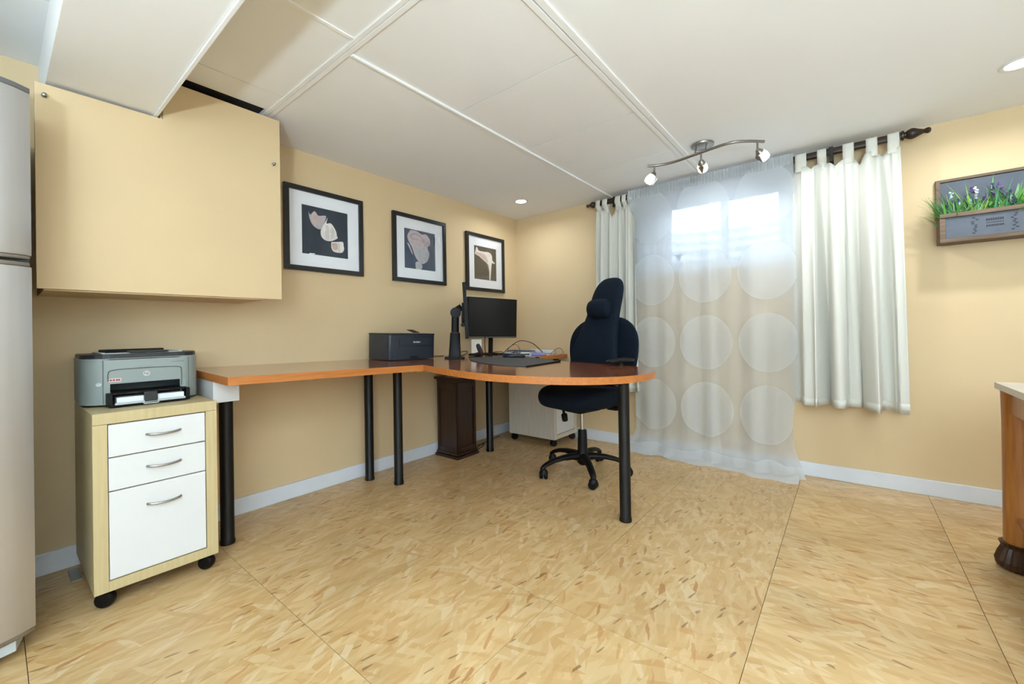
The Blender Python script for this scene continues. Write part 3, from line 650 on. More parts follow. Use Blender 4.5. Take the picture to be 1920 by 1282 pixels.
for s, dn in ((1, 0), (-1, 0.085)):
    bm = nb(); tube(bm, spline([(s*0.18, 0.06, 0.474), (s*0.275, 0.06, 0.485), (s*0.302, 0.055, 0.56), (s*0.302, 0.05, 0.68), (s*0.302, 0.04, 0.792-dn)], 5), 0.016, 10); ab = obj('arm_bracket', bm, bk, t, True)
    bm = nb(); loft(bm, [[Vector((s*0.302 + 0.038*sc_*math.cos(2*PI*q/16), y, 0.802 - dn + 0.016*sc_*math.sin(2*PI*q/16) - dz)) for q in range(16)] for y, sc_, dz in ((-0.085, .5, .010), (-0.07, .85, .006), (0.0, 1, 0), (0.09, 1, 0), (0.155, .85, .004), (0.17, .5, .008))]); obj('armrest', bm, bk, ab, True)

# ------------------------------------------------------------------ monitors
scr = mat('black_screen', (14, 15, 18), 0.28, var=0.02); bez = mat('monitor_bezel', (8, 8, 9), 0.6, spec=0.3)
# stand monitor
t = on_desk('monitor', 'black monitor on a slim stand with dark screen facing the chair', 'monitor', 0.178, -0.612, R(-15))
bm = nb(); prism(bm, rrect(-0.10, 0.10, -0.11, 0.11, 0.02), 0.0006, 0.010, None, 0.002); obj('base', bm, bez, t)
bm = nb(); box(bm, -0.035, -0.022, -0.022, 0.022, 0.0102, 0.30, 0.003); obj('stand', bm, bez, t)
bm = nb(); box(bm, -0.021, 0.013, -0.262, 0.262, 0.148, 0.505, 0.004); hs_ = obj('housing', bm, bez, t)
bm = nb(); box(bm, 0.0132, 0.0138, -0.255, 0.255, 0.170, 0.499); obj('screen', bm, scr, hs_)
bm = nb(); box(bm, 0.0132, 0.0150, -0.258, 0.258, 0.150, 0.160, 0.0005); obj('bezel_strip', bm, mat('bezel_grey', (92, 90, 84), 0.4), hs_)
tilt = R(0)
# arm monitor, seen edge-on
AX, AY = 0.350, -1.235
t = on_desk('monitor', 'black monitor seen edge-on, carried by a thick desk post', 'monitor', AX, AY, R(45))
bm = nb(); box(bm, -0.075, 0.075, -0.06, 0.06, 0.0006, 0.010, 0.003); obj('base_plate', bm, bk, t)
bm = nb(); loft(bm, [se(0, 0, .043, .036, z, 16, 6) if q == 0 else se(0, 0, q*.043, q*.036, z, 16, 6) for z, q in ((.0105, 1.12), (.02, 1.05), (.19, .86), (.195, .80))]); obj('post', bm, bk, t, 40)
bm = nb(); loft(bm, [se(0, 0, .028, .030, z, 16, 4) for z in (.196, .32)]); lathe(bm, [(.038, -.034), (.040, -.03), (.040, .03), (.038, .034)], 20, Matrix.Translation((0.002, 0, .345)) @ Matrix.Rotation(R(90), 4, 'X')); obj('upper_post', bm, bk, t, 40)
bm = nb(); tube(bm, [(0.005, 0, .362), (.030, 0, .385), (.046, 0, .36)], [.026, .026, .022], 12); obj('elbow', bm, bk, t, 40)
bm = nb(); box(bm, .047, .070, -.055, .055, .27, .42, .006); lathe(bm, [(.016, -.02), (.016, .02)], 14, Matrix.Translation((.058, 0, .255)) @ Matrix.Rotation(R(90), 4, 'X')); obj('mount_plate', bm, bk, t, 40)
tm = Matrix.Translation((.090, 0, .155)) @ Matrix.Rotation(R(-4), 4, 'Y') @ Matrix.Translation((0, 0, 0))
bm = nb(); box(bm, -.012, .012, -.27, .27, .0, .395, .004); box(bm, -.0195, -.0122, -.06, .06, .12, .25, .002)
bm.transform(tm); hs_ = obj('housing', bm, bez, t)
bm = nb(); box(bm, .0123, .0129, -.262, .262, .012, .388); bm.transform(tm); obj('screen', bm, scr, hs_)

# ------------------------------------------------------------------ things on the desk
t = on_desk('desk_pad', 'charcoal desk pad lying on the corner desk in front of the monitors', 'desk pad', 0.8, -1.1)
pp = spline2([(0.43, -1.16), (0.62, -1.33), (0.84, -1.44), (1.02, -1.475)], 5) + spline2([(1.175, -1.435), (1.13, -1.15), (1.085, -0.91)], 5) + spline2([(0.92, -0.80), (0.64, -0.72), (0.44, -0.78)], 5)
bm = nb(); prism(bm, [(x-0.8, y+1.1) for x, y in pp], 0.0, 0.004, None, 0.001); obj('surface', bm, mat('charcoal_felt', (66, 68, 70), 0.75, var=0.08, scale=80, bump=0.2, bscale=400), t)
bm = nb(); tube(bm, [(1.175-.8, -1.435+1.1, .004), (1.13-.8, -1.15+1.1, .004), (1.088-.8, -.92+1.1, .005)], .004, 8); tube(bm, [(1.00-.8, -.87+1.1, .006), (1.05-.8, -.885+1.1, .012), (1.088-.8, -.92+1.1, .006)], .006, 8); obj('binding', bm, M['black'], t, True)

t = on_desk('computer_mouse', 'black computer mouse resting on the charcoal desk pad', 'mouse', 0.60, -0.83, R(40), 0.0045)
bm = nb(); loft(bm, [se(0, 0, .095*q, .05*q, z, 24, 2.6, lambda x, y: -0.06*abs(x) if z > 0.01 else 0) for z, q in ((0, .92), (.006, 1), (.018, .98), (.028, .86), (.034, .6))]); obj('shell', bm, mat('navy_black_plastic', (22, 26, 36), 0.35), t, True)
bm = nb(); loft(bm, [se(-.05, 0, .035*q, .022*q, .0322+z, 16) for z, q in ((0, 1), (.004, .7))]); obj('buttons', bm, gpl, t, True)
t = on_desk('usb_stick', 'tiny black stick lying right of the mouse on the desk pad', 'usb stick', 0.78, -0.76, R(20), 0.0045)
bm = nb(); box(bm, -.016, .016, -.006, .006, 0, .007, .001); obj('cap', bm, M['plastic_black'], t)
bm = nb(); box(bm, .016, .026, -.0045, .0045, .001, .005); obj('plug', bm, M['nickel'], t)

t = on_desk('notebook', 'flat lavender notebook on the corner desk near the back wall', 'notebook', 0.475, -0.35, R(25))
bm = nb(); box(bm, -.085, .085, -.075, .075, .0, .016, .003); obj('cover', bm, mat('lavender_cover', (140, 142, 200), 0.5), t)
bm = nb(); box(bm, -.082, .0855, -.072, .0755, .003, .013); obj('pages', bm, mat('paper_pages', (232, 232, 238), 0.7), t)
t = on_desk('folder_stack', 'grey folders stacked on the desk behind the lavender notebook', 'folder', 0.215, -0.225, R(18))
for k, (c, z) in enumerate((((88, 96, 112), 0), ((196, 204, 210), .009), ((70, 84, 110), .018))):
    bm = nb(); box(bm, -.13+.01*k, .12-.004*k, -.10, .10-.01*k, z, z+.0085, .002); obj('folder', bm, mat('folder_tone', c, 0.5), t)
t = on_desk('white_adapter', 'small white rounded adapter lying beside the lavender notebook', 'adapter', 0.49, -0.53, R(50))
bm = nb(); loft(bm, [se(0, 0, .055*q, .028*q, z, 20, 2.4) for z, q in ((0, .9), (.008, 1), (.02, .95), (.028, .6))]); obj('shell', bm, gpl, t, True)
bm = nb(); box(bm, -.03, .03, -.0285, -.0265, .008, .018, .0005); obj('port_panel', bm, M['plastic_black'], t)
t = on_desk('power_bar', 'white power bar on the desk along the back wall', 'power bar', 0.36, -0.075, 0)
bm = nb(); box(bm, -.14, .14, -.022, .022, 0, .034, .004); obj('case', bm, M['white_lam'], t)
for k in range(4):
    bm = nb(); lathe(bm, [(.012, 0), (.013, .0008)], 14, Matrix.Translation((-.1+.06*k, 0, .0341))); obj('socket', bm, gpl, t)
t = on_desk('headset', 'black headset with a round ear cup standing under the monitors', 'headset', 0.285, -0.93, R(20))
Mx = Matrix.Translation((0.03, 0.0, .058)) @ Matrix.Rotation(R(35), 4, 'Z') @ Matrix.Rotation(R(68), 4, 'Y')
bm = nb(); lathe(bm, [(.02, -.016), (.046, -.014), (.05, -.004), (.05, .004), (.046, .010), (.03, .012), (.0001, .008)], 24, Mx); obj('ear_cup', bm, mat('mesh_grey', (52, 50, 48), 0.7, var=0.3, scale=300), t, 40)
bm = nb(); lathe(bm, [(.02, 0), (.042, .002), (.045, .012), (.04, .02), (.02, .022)], 24, Matrix.Translation((-.02, .08, .0))); obj('ear_cup', bm, M['plastic_black'], t, 40)
bm = nb(); tube(bm, spline([(.02, -.005, .016), (-.04, -.03, .012), (-.075, .03, .011), (-.06, .09, .012), (-.02, .085, .022)], 6), .008, 8); obj('headband', bm, M['plastic_black'], t, True)
t = on_desk('paper_note', 'white paper note standing below the stand monitor', 'note', 0.155, -0.79, R(-15))
bm = nb(); box(bm, -.0008, .0008, -.052, .052, .0, .135); bmesh.ops.rotate(bm, verts=bm.verts, cent=(0, 0, 0), matrix=Matrix.Rotation(R(-3), 3, 'Y')); obj('sheet', bm, mat('note_paper', (240, 236, 222), 0.8), t)
bm = nb(); box(bm, -.012, .012, -.03, .03, .0002, .004, .001); obj('clip_base', bm, gpl, t)
def cable(label, pts, r=0.0028, m=None):
    pts = [(x, y, deskz(x, y)+z+r+0.0006) for x, y, z in pts]
    bm = nb(); tube(bm, spline(pts, 8), r, 6); return tag(obj('cable', bm, m or M['plastic_black'], None, True), label, 'cable', 'black cables on the desk')
cable('thick black cable arching high over the grey folders', [(0.16, -0.43, 0), (0.2, -0.40, .05), (0.27, -0.33, .115), (0.34, -0.24, .10), (0.38, -0.16, .04), (0.40, -0.13, 0)], 0.0035)
cable('thin black cable looping beside the white power bar', [(0.50, -0.15, 0), (0.53, -0.10, .045), (0.56, -0.07, .05), (0.585, -0.06, .01), (0.59, -0.12, 0)], 0.002)
cable('black cable hanging from the edge-on monitor to the desk', [(0.52, -1.08, .20), (0.50, -1.06, .10), (0.47, -1.02, .03), (0.42, -0.97, .005), (0.36, -0.86, 0)], 0.0028)
cable('black cable curling on the desk behind the headset', [(0.16, -1.05, 0), (0.18, -1.00, .03), (0.22, -0.97, .035), (0.25, -1.02, .015), (0.24, -1.09, 0), (0.20, -1.10, 0)], 0.0032)
cable('tangled black cable lying below the stand monitor', [(0.32, -0.57, 0), (0.34, -0.50, .02), (0.38, -0.50, .03), (0.41, -0.57, .012), (0.38, -0.63, 0), (0.33, -0.60, .018), (0.36, -0.52, .006), (0.40, -0.47, 0)], 0.003)
cable('black cable snaking from the headset towards the grey folders', [(0.40, -0.80, 0), (0.36, -0.74, .012), (0.30, -0.76, .02), (0.33, -0.68, .03), (0.40, -0.66, .012), (0.45, -0.60, 0)], 0.0028)
cable('thin dark cable looping upright beside the thick arch', [(0.22, -0.46, 0), (0.24, -0.44, .06), (0.28, -0.40, .085), (0.31, -0.38, .05), (0.33, -0.40, 0)], 0.0018)
cable('thin black cable running along the wall beside the dark printer', [(0.05, -1.36, 0), (0.06, -1.31, .004), (0.055, -1.25, .005), (0.07, -1.18, 0), (0.1, -1.12, 0)], 0.0025)

# ------------------------------------------------------------------ dark pedestal box under the desk
t = thing('pedestal_box', 'dark stained wooden pedestal box under the corner desk', 'pedestal', (0.163, -1.046, 0))
bm = nb(); box(bm, -.112, .112, -.102, .102, .045, .600, .002); obj('body', bm, M['dark_wood'], t)
bm = nb(); box(bm, -.132, .132, -.122, .122, .0005, .022, .004); box(bm, -.124, .124, -.114, .114, .0222, .0448, .006); obj('plinth', bm, M['dark_wood'], t)
bm = nb(); box(bm, -.120, .120, -.110, .110, .6002, .620, .006); box(bm, -.134, .134, -.124, .124, .6202, .640, .004); obj('crown', bm, M['dark_wood'], t)
for (x0, x1, y0, y1) in ((.1122, .120, -.102, -.076), (.1122, .120, .076, .102), (-.112, -.086, -.1098, -.1022), (.086, .112, -.1098, -.1022)):
    bm = nb(); box(bm, x0, x1, y0, y1, .0452, .5995, .002); obj('stile', bm, M['dark_wood'], t)
for z0, z1 in ((.0452, .085), (.555, .5995)):
    bm = nb(); box(bm, .1122, .1195, -.0758, .0758, z0, z1, .002); obj('rail', bm, M['dark_wood'], t)
    bm = nb(); box(bm, -.0858, .0858, -.1095, -.1022, z0, z1, .002); obj('rail', bm, M['dark_wood'], t)
bm = nb(); tube(bm, spline([(0.05, -0.90, .0035), (0.10, -0.86, .0035), (0.20, -0.78, .03), (0.24, -0.80, .05), (0.26, -0.86, .03), (0.22, -0.90, .0035), (0.12, -0.70, .0035), (0.07, -0.4, .0035)], 8), .003, 6)
tag(obj('cable', bm, M['plastic_black'], None, True), 'black cable coiled on the floor behind the pedestal box', 'cable')

# ------------------------------------------------------------------ curtain rod
RZ, RY = 2.098, -0.115
t = thing('curtain_rod', 'dark brown curtain rod with turned finials above the window', 'curtain rod', (1.95, RY, RZ))
bm = nb(); prism(bm, rrect(-.020, .020, -.019, .019, .008, 3), 0.985-1.95, 2.935-1.95, Matrix(((0, 0, 1, 0), (1, 0, 0, 0), (0, 1, 0, 0), (0, 0, 0, 1)))); obj('rod', bm, M['rod'], t, 40)
fin = [(.020, 0), (.028, .002), (.028, .010), (.018, .014), (.018, .019), (.024, .026), (.031, .044), (.029, .056), (.020, .074), (.013, .090), (.011, .096), (.014, .102), (.017, .112), (.013, .121), (.004, .125)]
for x, s in ((2.9355-1.95, 1), (0.9845-1.95, -1)):
    bm = nb(); lathe(bm, fin if s > 0 else [(r*.9, z*.8) for r, z in fin], 18, Matrix.Translation((x, 0, 0)) @ Matrix.Rotation(R(90*s), 4, 'Y')); obj('finial', bm, M['rod'], t, 40)
for x in (2.612, 1.155):
    bm = nb(); box(bm, x-1.95-.011, x-1.95+.011, .0195, .1145, -.012, .008, .002); box(bm, x-1.95-.011, x-1.95+.011, -.026, -.0205, -.065, .020, .001); box(bm, x-1.95-.011, x-1.95+.011, -.0204, .0195, .0205, .0255, .001); box(bm, x-1.95-.011, x-1.95+.011, .108, .1145, -.07, .03, .001); obj('bracket', bm, mat('black_bracket', (22, 18, 18), 0.4), t)
# ------------------------------------------------------------------ cream tab-top curtains
def curtain(label, x0, x1, zb, tabs, folds, amp, seed, ybase):
    rnd = random.Random(seed)
    t = thing('tab_top_curtain', label, 'curtain', ((x0+x1)/2, ybase, zb), 0, 'cream tab-top curtains')
    cx = (x0+x1)/2; zt = 2.035
    ph = [rnd.uniform(0, 6.28) for _ in range(4)]
    cent = [(a+b)/2 for a, b in tabs]
    def ztop(x):
        d = min((abs(x-c) for c in cent)); k = max(0, min(1, (d-0.022)/0.055))
        gi = sum(1 for c in cent if c < x); dip = ([.02, .07, .06, .14, .10, .02] if seed == 5 else [.02, .05, .15, .04, .04, .02])[gi]; return zt - dip*k*(0.4+0.6*k)
    def prof(u):   # fold displacement and lateral drift
        s = math.sin(2*PI*folds*u + ph[0]); s2 = math.sin(2*PI*(folds*1.7)*u + ph[1])
        return (abs(s)**0.5*(1 if s > 0 else -1))*0.7 + 0.32*s2 + 0.18*math.sin(2*PI*folds*0.55*u + ph[2])
    def f(u, v):    # v 0 bottom..1 top
        x = x0 + (x1-x0)*u
        z = zb + (ztop(x)-zb)*v + (0.012*math.sin(u*5)*(1-v))
        A = amp*(0.35 + 0.75*(1-v)**0.55) if v < 0.96 else amp*0.35
        y = -A*prof(u + 0.012*math.sin(3*v+ph[2])) - 0.0
        xx = x + 0.010*math.sin(2*PI*folds*2*u+ph[3])*(1-v) - cx + (0.012*(u-0.5)*2)*(1-v)
        return (xx, y, z-zb)
    bm = nb(); grid(bm, 120, 36, f)
    o = obj('panel', bm, M['curtain'], t, True); md = o.modifiers.new('s', 'SOLIDIFY'); md.thickness = 0.0016
    bm = nb(); grid(bm, 120, 1, lambda u, v: (f(u, 0)[0], f(u, 0)[1]-0.0022, 0.001+0.05*v)); h = obj('hem', bm, M['curtain'], t, True); h.modifiers.new('s', 'SOLIDIFY').thickness = 0.001
    for a, b in tabs:
        ya = f(((a+b)/2-x0)/(x1-x0), 1)[1]
        yo = RY-ybase
        path = [(ya-0.004, zt-zb-0.03), (ya-0.004, zt-zb+0.0), (yo-0.030, RZ-zb-0.03), (yo-0.0265, RZ-zb), (yo-0.023, RZ-zb+0.019), (yo-0.010, RZ-zb+0.0265), (yo+0.010, RZ-zb+0.0265), (yo+0.023, RZ-zb+0.019), (yo+0.0265, RZ-zb), (yo+0.024, RZ-zb-0.03), (ya+0.004, zt-zb+0.0), (ya+0.004, zt-zb-0.03)]
        pts = spline([(0, y, z) for y, z in path], 3)
        bm = nb(); grid(bm, 3, len(pts)-1, lambda u, v: (a + (b-a)*u - cx, pts[round(v*(len(pts)-1))].y, pts[round(v*(len(pts)-1))].z))
        q = obj('tab', bm, M['curtain'], t, True); q.modifiers.new('s', 'SOLIDIFY').thickness = 0.0014
    return t
curtain('cream tab-top curtain hanging right of the sheer, beside the planter', 2.405, 2.93, 0.495, [(2.425, 2.485), (2.541, 2.588), (2.668, 2.722), (2.778, 2.830), (2.874, 2.926)], 3.6, 0.085, 5, -0.125)
curtain('cream tab-top curtain bunched left of the sheer behind the chair', 0.985, 1.325, 0.495, [(0.985, 1.028), (1.047, 1.094), (1.163, 1.212), (1.225, 1.262), (1.275, 1.318)], 4.6, 0.045, 9, -0.115)

# ------------------------------------------------------------------ sheer curtain with circles
def sheer_mat():
    m = bpy.data.materials.new('sheer_voile'); m.use_nodes = True
    N, L = nodes_of(m); N.remove(N['Principled BSDF']); out = N['Material Output']
    uv = N.new('ShaderNodeUVMap'); uv.uv_map = 'cloth'
    sp = N.new('ShaderNodeSeparateXYZ'); L.new(uv.outputs[0], sp.inputs[0])
    def mth(op, a, b=None):
        n = N.new('ShaderNodeMath'); n.operation = op
        if isinstance(a, float): n.inputs[0].default_value = a
        else: L.new(a, n.inputs[0])
        if b is not None:
            if isinstance(b, float): n.inputs[1].default_value = b
            else: L.new(b, n.inputs[1])
        return n.outputs[0]
    def cell(o, c, per): return mth('MULTIPLY', mth('SUBTRACT', mth('FRACT', mth('ADD', mth('DIVIDE', mth('SUBTRACT', o, c), per), 20.5)), 0.5), per)
    dx = mth('DIVIDE', cell(sp.outputs[0], 1.842, 0.402), 0.182); dz = mth('DIVIDE', cell(sp.outputs[1], 0.895, 0.503), 0.205)
    d = mth('ADD', mth('MULTIPLY', dx, dx), mth('MULTIPLY', dz, dz))
    ins = mth('LESS_THAN', d, 1.0)
    hem = mth('LESS_THAN', sp.outputs[1], 0.07)
    op = mth('ADD', mth('MULTIPLY', mth('MAXIMUM', ins, hem), 0.26), 0.58)
    lw = N.new('ShaderNodeLayerWeight'); lw.inputs[0].default_value = 0.35
    op2 = mth('MINIMUM', mth('ADD', op, mth('MULTIPLY', lw.outputs['Facing'], 0.45)), 0.95)
    tr = N.new('ShaderNodeBsdfTransparent')
    df = N.new('ShaderNodeBsdfDiffuse'); df.inputs[0].default_value = (0.82, 0.86, 0.88, 1)
    tl = N.new('ShaderNodeBsdfTranslucent'); tl.inputs[0].default_value = (0.86, 0.88, 0.90, 1)
    mx = N.new('ShaderNodeMixShader'); mx.inputs[0].default_value = 0.5; L.new(df.outputs[0], mx.inputs[1]); L.new(tl.outputs[0], mx.inputs[2])
    m2 = N.new('ShaderNodeMixShader'); L.new(op2, m2.inputs[0]); L.new(tr.outputs[0], m2.inputs[1]); L.new(mx.outputs[0], m2.inputs[2])
    L.new(m2.outputs[0], out.inputs[0]); return m
M['sheer'] = sheer_mat()
t = thing('sheer_curtain', 'white sheer curtain with large circles puddling on the floor', 'curtain', (1.85, -0.075, 0))
SX0, SX1 = 1.285, 2.415
def sheer_f(u, v):
    x = SX0 + (SX1-SX0)*u; z = 2.135*v
    fold = 0.010*math.sin(u*47) + 0.007*math.sin(u*29+1.3) + 0.012*math.sin(u*13+0.4)
    fold += 0.012*math.exp(-((u-0.47)/0.025)**2) - 0.012*math.exp(-((u-0.53)/0.02)**2)
    y = fold*(0.45 + 0.75*(1-v))
    k = max(0, min(1, (z-1.86)/0.18)); k = k*k*(3-2*k)
    y = y*(1-0.85*k) - 0.068*k
    lo = max(0, 0.20-z)/0.20
    # narrow waist above the floor at the right edge, flare at the hem
    waist = 0.035*math.exp(-((z-0.32)/0.22)**2)*max(0, u-0.7)/0.3
    x -= waist
    x += (0.05*(u-0.25))*lo**1.5*1.2 - 0.10*lo**2*max(0, 0.12-u)/0.12
    y -= 0.085*lo**1.7 + 0.012*math.sin(u*30)*lo
    z = max(z, 0.0015 + 0.010*abs(math.sin(u*22+0.5))*lo)
    return (x-1.85, y, z)
bm = nb(); uvl = bm.loops.layers.uv.new('cloth')
vs = grid(bm, 200, 110, sheer_f)
ix = {}
for j, row in enumerate(vs):
    for i, v in enumerate(row): ix[v] = (SX0 + (SX1-SX0)*i/200, 2.135*j/110)
for f_ in bm.faces:
    for lp in f_.loops: lp[uvl].uv = ix[lp.vert]
obj('panel', bm, M['sheer'], t, True)
bm = nb(); uvl = bm.loops.layers.uv.new('cloth'); grid(bm, 160, 4, lambda u, v: (SX0+(SX1-SX0)*u-1.85, -0.0715 - 0.0035*math.sin(u*330), 2.064+0.072*v))
for f_ in bm.faces:
    for lp in f_.loops: lp[uvl].uv = (0.0, 1.145)
obj('header_tape', bm, M['sheer'], t, True)
bm = nb(); uvl = bm.loops.layers.uv.new('cloth')
def puddle(u, v):
    x = 1.17 + 1.25*u; wdt = 0.06 + 0.05*u + 0.018*math.sin(u*17) + 0.014*math.sin(u*41)
    y = -0.105 - wdt*v - (0.05*u*u); z = 0.0025 + (0.020*math.sin(PI*min(1, v*1.05))*(0.6+0.5*math.sin(u*26+1)**2) if 0 < v < 1 else 0.0)
    if u > 0.9: z += 0.03*(u-0.9)/0.1*math.sin(PI*v)
    return (x-1.85, y+0.075, z)
grid(bm, 90, 10, puddle); 
for f_ in bm.faces:
    for lp in f_.loops: lp[uvl].uv = (0.0, 0.02)
obj('hem', bm, M['sheer'], t, True)

# ------------------------------------------------------------------ track light
t = thing('track_light', 'satin nickel ceiling track light with wavy bar and three frosted heads', 'track light', (1.99, -0.66, CEIL-0.0005))
bm = nb(); lathe(bm, [(.065, 0), (.068, -.004), (.066, -.012), (.045, -.022), (.010, -.025)], 30, Matrix.Translation((-0.01, 0.04, 0))); obj('canopy', bm, M['nickel'], t, 40)
zb_ = -0.095
bar = spline([(1.672-1.99, -.745+.66, zb_), (1.74-1.99, -.71+.66, zb_), (1.84-1.99, -.70+.66, zb_), (1.99-1.99, -.735+.66, zb_), (2.16-1.99, -.765+.66, zb_), (2.25-1.99, -.72+.66, zb_), (2.318-1.99, -.655+.66, zb_)], 6)
bm = nb(); tube(bm, bar, .0085, 10); obj('bar', bm, M['nickel'], t, True)
for dx in (-.03, .03):
    bm = nb(); tube(bm, [(dx-0.005, -.005, -.022), (dx, -.06, zb_+.004)], .0045, 8); obj('stem', bm, M['nickel'], t, True)
glassy = mat('frosted_shade', (240, 238, 232), 0.35, emit=(1, .96, .9), es=0.55)
heads = [(1.712-1.99, -.728+.66, (-.50, -.30, -.80)), (2.0-1.99, -.738+.66, (-.05, .72, -.50)), (2.29-1.99, -.685+.66, (.34, .52, -.42))]
for (hx, hy, d), pw in zip(heads, (1.0, 1.4, 1.5)):
    d = Vector(d).normalized()
    st = Vector((hx, hy, zb_-.006)); kn = st + Vector((0, 0, -.045))
    q = d.to_track_quat('Z', 'Y').to_matrix().to_4x4()
    bm = nb(); tube(bm, [st, kn], .0055, 8); hd = obj('head', bm, M['nickel'], t, True)
    bm = nb(); lathe(bm, [(.006, -.006), (.012, -.002), (.022, .018), (.026, .036), (.0245, .034), (.012, .004)], 20, Matrix.Translation(kn) @ q, True); obj('lamp_cup', bm, M['nickel'], hd, 50)
    bm = nb(); lathe(bm, [(.014, .010), (.024, .022), (.030, .042), (.030, .060), (.026, .072), (.0275, .060), (.0275, .042), (.022, .024)], 20, Matrix.Translation(kn) @ q, True); obj('shade', bm, glassy, hd, 50)
    bm = nb()
    side = q.to_3x3() @ Vector((0, 0, 1))
    rr = Matrix.Translation(kn) @ q
    pts = [(0, -.030, .004), (-.014, -.033, .022), (0, -.0335, .068), (.014, -.033, .022)]
    va = [bm.verts.new(rr @ Vector(p)) for p in pts]; vb = [bm.verts.new(rr @ (Vector(p)+Vector((0, -.003, 0)))) for p in pts]; ring_faces(bm, [va, vb]); obj('leaf_guard', bm, M['nickel'], hd)
    ld = bpy.data.lights.new('track_bulb', 'SPOT'); ld.energy = TRACK_W*pw; ld.color = WARM; ld.spot_size = R(95); ld.spot_blend = 0.8; ld.shadow_soft_size = 0.02
    lo = bpy.data.objects.new('track_bulb', ld); C.objects.link(lo); lo.parent = t; lo.location = kn + d*0.068; lo.rotation_euler = d.to_track_quat('-Z', 'Y').to_euler()

# ------------------------------------------------------------------ planter on the back wall
gw = wood('weathered_wood', (96, 78, 62), (124, 104, 84), 0.75, axis=0); slate = mat('slate_blue_board', (88, 94, 104), 0.7, var=0.08, scale=20)
PX0, PX1 = 3.083, 3.66
t = thing('wall_planter', 'grey weathered wooden planter box on the back wall', 'planter', ((PX0+PX1)/2, 0, 1.45)); hx = (PX1-PX0)/2
bm = nb(); box(bm, -hx+.020, hx-.020, -.016, -.006, .0, .085, .001); obj('board', bm, slate, t)
for z0, z1 in ((.087, .222), (.225, .358)):
    bm = nb(); box(bm, -hx+.020, hx-.020, -.016, -.006, z0, z1, .001); obj('board', bm, slate, t)
bm = nb(); box(bm, -hx, -hx+.020, -.024, -.001, .15, .375, .002); box(bm, hx-.020, hx, -.024, -.001, .15, .375, .002); box(bm, -hx+.020, hx-.020, -.024, -.001, .360, .375, .002); obj('back_frame', bm, gw, t)
for s in (-1, 1):
    bm = nb(); box(bm, s*hx-(.016 if s > 0 else 0), s*hx+(0 if s > 0 else .016), -.14, -.0245, .0, .152, .002); obj('side', bm, gw, t)
bm = nb(); box(bm, -hx+.0165, hx-.0165, -.139, -.0245, .0, .012); obj('bottom', bm, gw, t)
bm = nb(); box(bm, -hx+.022, hx-.022, -.146, -.140, .020, .132, .001); fp = obj('front_panel', bm, slate, t)
bm = nb(); box(bm, -hx-.002, hx+.002, -.156, -.1405, .133, .155, .002); box(bm, -hx-.002, hx+.002, -.152, -.1405, -.002, .0195, .002); box(bm, -hx-.002, -hx+.0215, -.152, -.1405, .0197, .1328, .002); box(bm, hx-.0215, hx+.002, -.152, -.1405, .0197, .1328, .002); obj('front_frame', bm, gw, t)
ink = mat('dark_print', (58, 54, 62), 0.8)
rnd = random.Random(3)
for cxp in (3.215, 3.352, 3.53):
    for k in range(9):
        bm = nb(); x = cxp-(PX0+PX1)/2+rnd.uniform(-.010, .010); z = .035+.010*k
        lathe(bm, [(.0001, 0), (.0055, 0.0), (.0055, .0004), (.0001, .0004)], 8, Matrix.Translation((x, -.1461, z)) @ Matrix.Rotation(R(90), 4, 'X') @ Matrix.Diagonal((1.2, .7, 1, 1))); obj('printed_petal', bm, ink, fp)
for row, (z, h, n) in enumerate(((.098, .012, 8), (.082, .004, 10), (.066, .009, 7))):
    for k in range(n):
        x = 3.285-(PX0+PX1)/2 - .032 + .064*(k+.5)/n
        bm = nb(); box(bm, x-.026/n, x+.026/n, -.1466, -.1461, z-h/2, z+h/2); obj('printed_letter', bm, ink, fp)
# artificial lavender and grass
t = thing('artificial_plant', 'artificial green grass and lavender growing out of the wall planter', 'plant', ((PX0+PX1)/2, -.08, 1.48))
cols = [(58, 122, 52), (92, 160, 58), (134, 178, 74), (70, 140, 92), (160, 196, 150)]
for ci, c in enumerate(cols):
    bm = nb(); gm = mat('leaf_green', c, 0.5, var=0.2, scale=40)
    for k in range(105):
        x = rnd.uniform(-.262, .262); y = rnd.uniform(-.035, .035); edge = rnd.random() < .12
        if edge: x = rnd.uniform(-.262, -.20)
        L_ = rnd.uniform(.17, .27)*(1.3 if rnd.random() < .12 else 1); a = rnd.uniform(0, 2*PI); lean = rnd.uniform(.04, .13)
        if edge: a = PI + rnd.uniform(-.5, .5); lean = rnd.uniform(.08, .13)
        wd = rnd.uniform(.004, .010); dx, dy = math.cos(a)*lean, math.sin(a)*lean*.6 - .012
        if y+dy > .045: dy = .04-y
        sx, sy = -math.sin(a)*wd, math.cos(a)*wd
        prev = None; droop = rnd.uniform(0, .7)
        for q in range(6):
            f_ = q/5; cxx, cyy, czz = x+dx*f_**1.6, y+dy*f_**1.6, L_*(f_ - droop*.55*f_**2.6)
            wq = (1-f_**2)*1.0+.05
            pr_ = [bm.verts.new((cxx+sx*wq, cyy+sy*wq*.6, czz)), bm.verts.new((cxx-sx*wq, cyy-sy*wq*.6, czz+.0008))]
            if prev: bm.faces.new((prev[0], prev[1], pr_[1], pr_[0]))
            prev = pr_
    o = obj('foliage', bm, gm, t, True); o['kind'] = 'stuff'
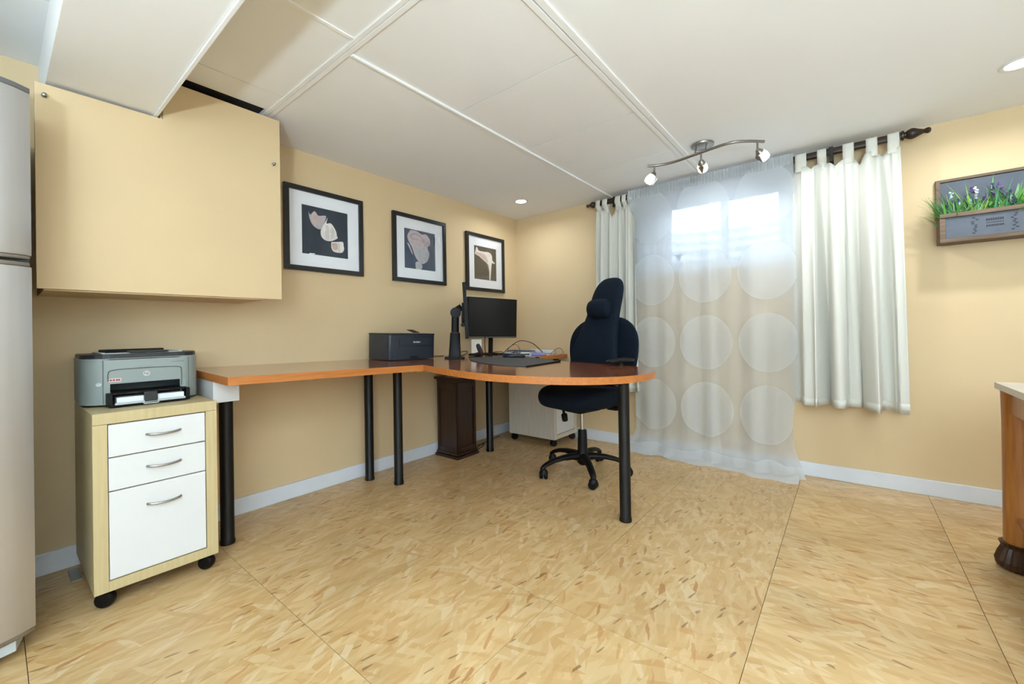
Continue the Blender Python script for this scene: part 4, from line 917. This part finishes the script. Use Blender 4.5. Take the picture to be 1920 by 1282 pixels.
for ci, c in enumerate(((96, 66, 128), (64, 46, 96), (212, 216, 220))):
    bm = nb()
    for k in range(16):
        x = rnd.uniform(-.25, .25); y = rnd.uniform(-.045, .03); z = rnd.uniform(.13, .24)
        for q in range(6):
            bmesh.ops.create_icosphere(bm, subdivisions=1, radius=rnd.uniform(.004, .007), matrix=Matrix.Translation((x+rnd.uniform(-.006, .006), y+rnd.uniform(-.006, .006), z+.006*q)))
    o = obj('blossoms', bm, mat('lavender_bloom', c, 0.7, var=0.2, scale=60), t, True); o['kind'] = 'stuff'

# ------------------------------------------------------------------ wooden table at the right
honey = wood('honey_oak', (150, 92, 34), (178, 116, 52), 0.35, axis=2, coat=0.15); stone = mat('pale_stone_top', (212, 200, 186), 0.35, var=0.06, scale=8)
t = thing('console_table', 'honey oak table with pale top and carved feet at the right edge', 'table', (3.482, -1.36, 0))
bm = nb(); prism(bm, rrect(-0.325, 0.325, -0.60, 0.60, .015), .727, .752, None, .003); obj('top', bm, stone, t)
bm = nb(); box(bm, -.30, .30, -.545, .545, .635, .7265, .002); obj('apron', bm, honey, t)
for sx in (-1, 1):
    for sy in (-1, 1):
        bm = nb(); lathe(bm, [(.046, .108), (.046, .13), (.044, .60), (.046, .7265)], 20, Matrix.Translation((sx*.275, sy*.525, 0))); lgo = obj('leg', bm, honey, t, 40)
        n = 40; prof_ = [(.050, .0005), (.064, .012), (.068, .035), (.060, .065), (.050, .090), (.054, .102), (.058, .1075)]
        bm = nb(); rings = [[Vector((sx*.275+r*(1+.05*(1 if k % 2 else -1))*math.cos(2*PI*k/n), sy*.525+r*(1+.05*(1 if k % 2 else -1))*math.sin(2*PI*k/n), z)) for k in range(n)] for r, z in prof_]; loft(bm, rings); obj('carved_foot', bm, wood('dark_carved_wood', (46, 26, 14), (74, 44, 24), 0.4, axis=2), lgo)
bm = nb(); box(bm, -.29, .29, -.535, .535, .20, .225, .003); obj('shelf', bm, wood('shelf_oak', (150, 88, 44), (172, 106, 58), 0.4, axis=1), t)

# ------------------------------------------------------------------ small floor items
bm = nb(); box(bm, .05, .185, -3.236, -3.203, .0005, .006, .001); tag(obj('floor_plate', bm, mat('grey_plate', (150, 150, 140), 0.4, metal=.3)), 'small grey metal plate on the floor behind the file cabinet', 'plate')
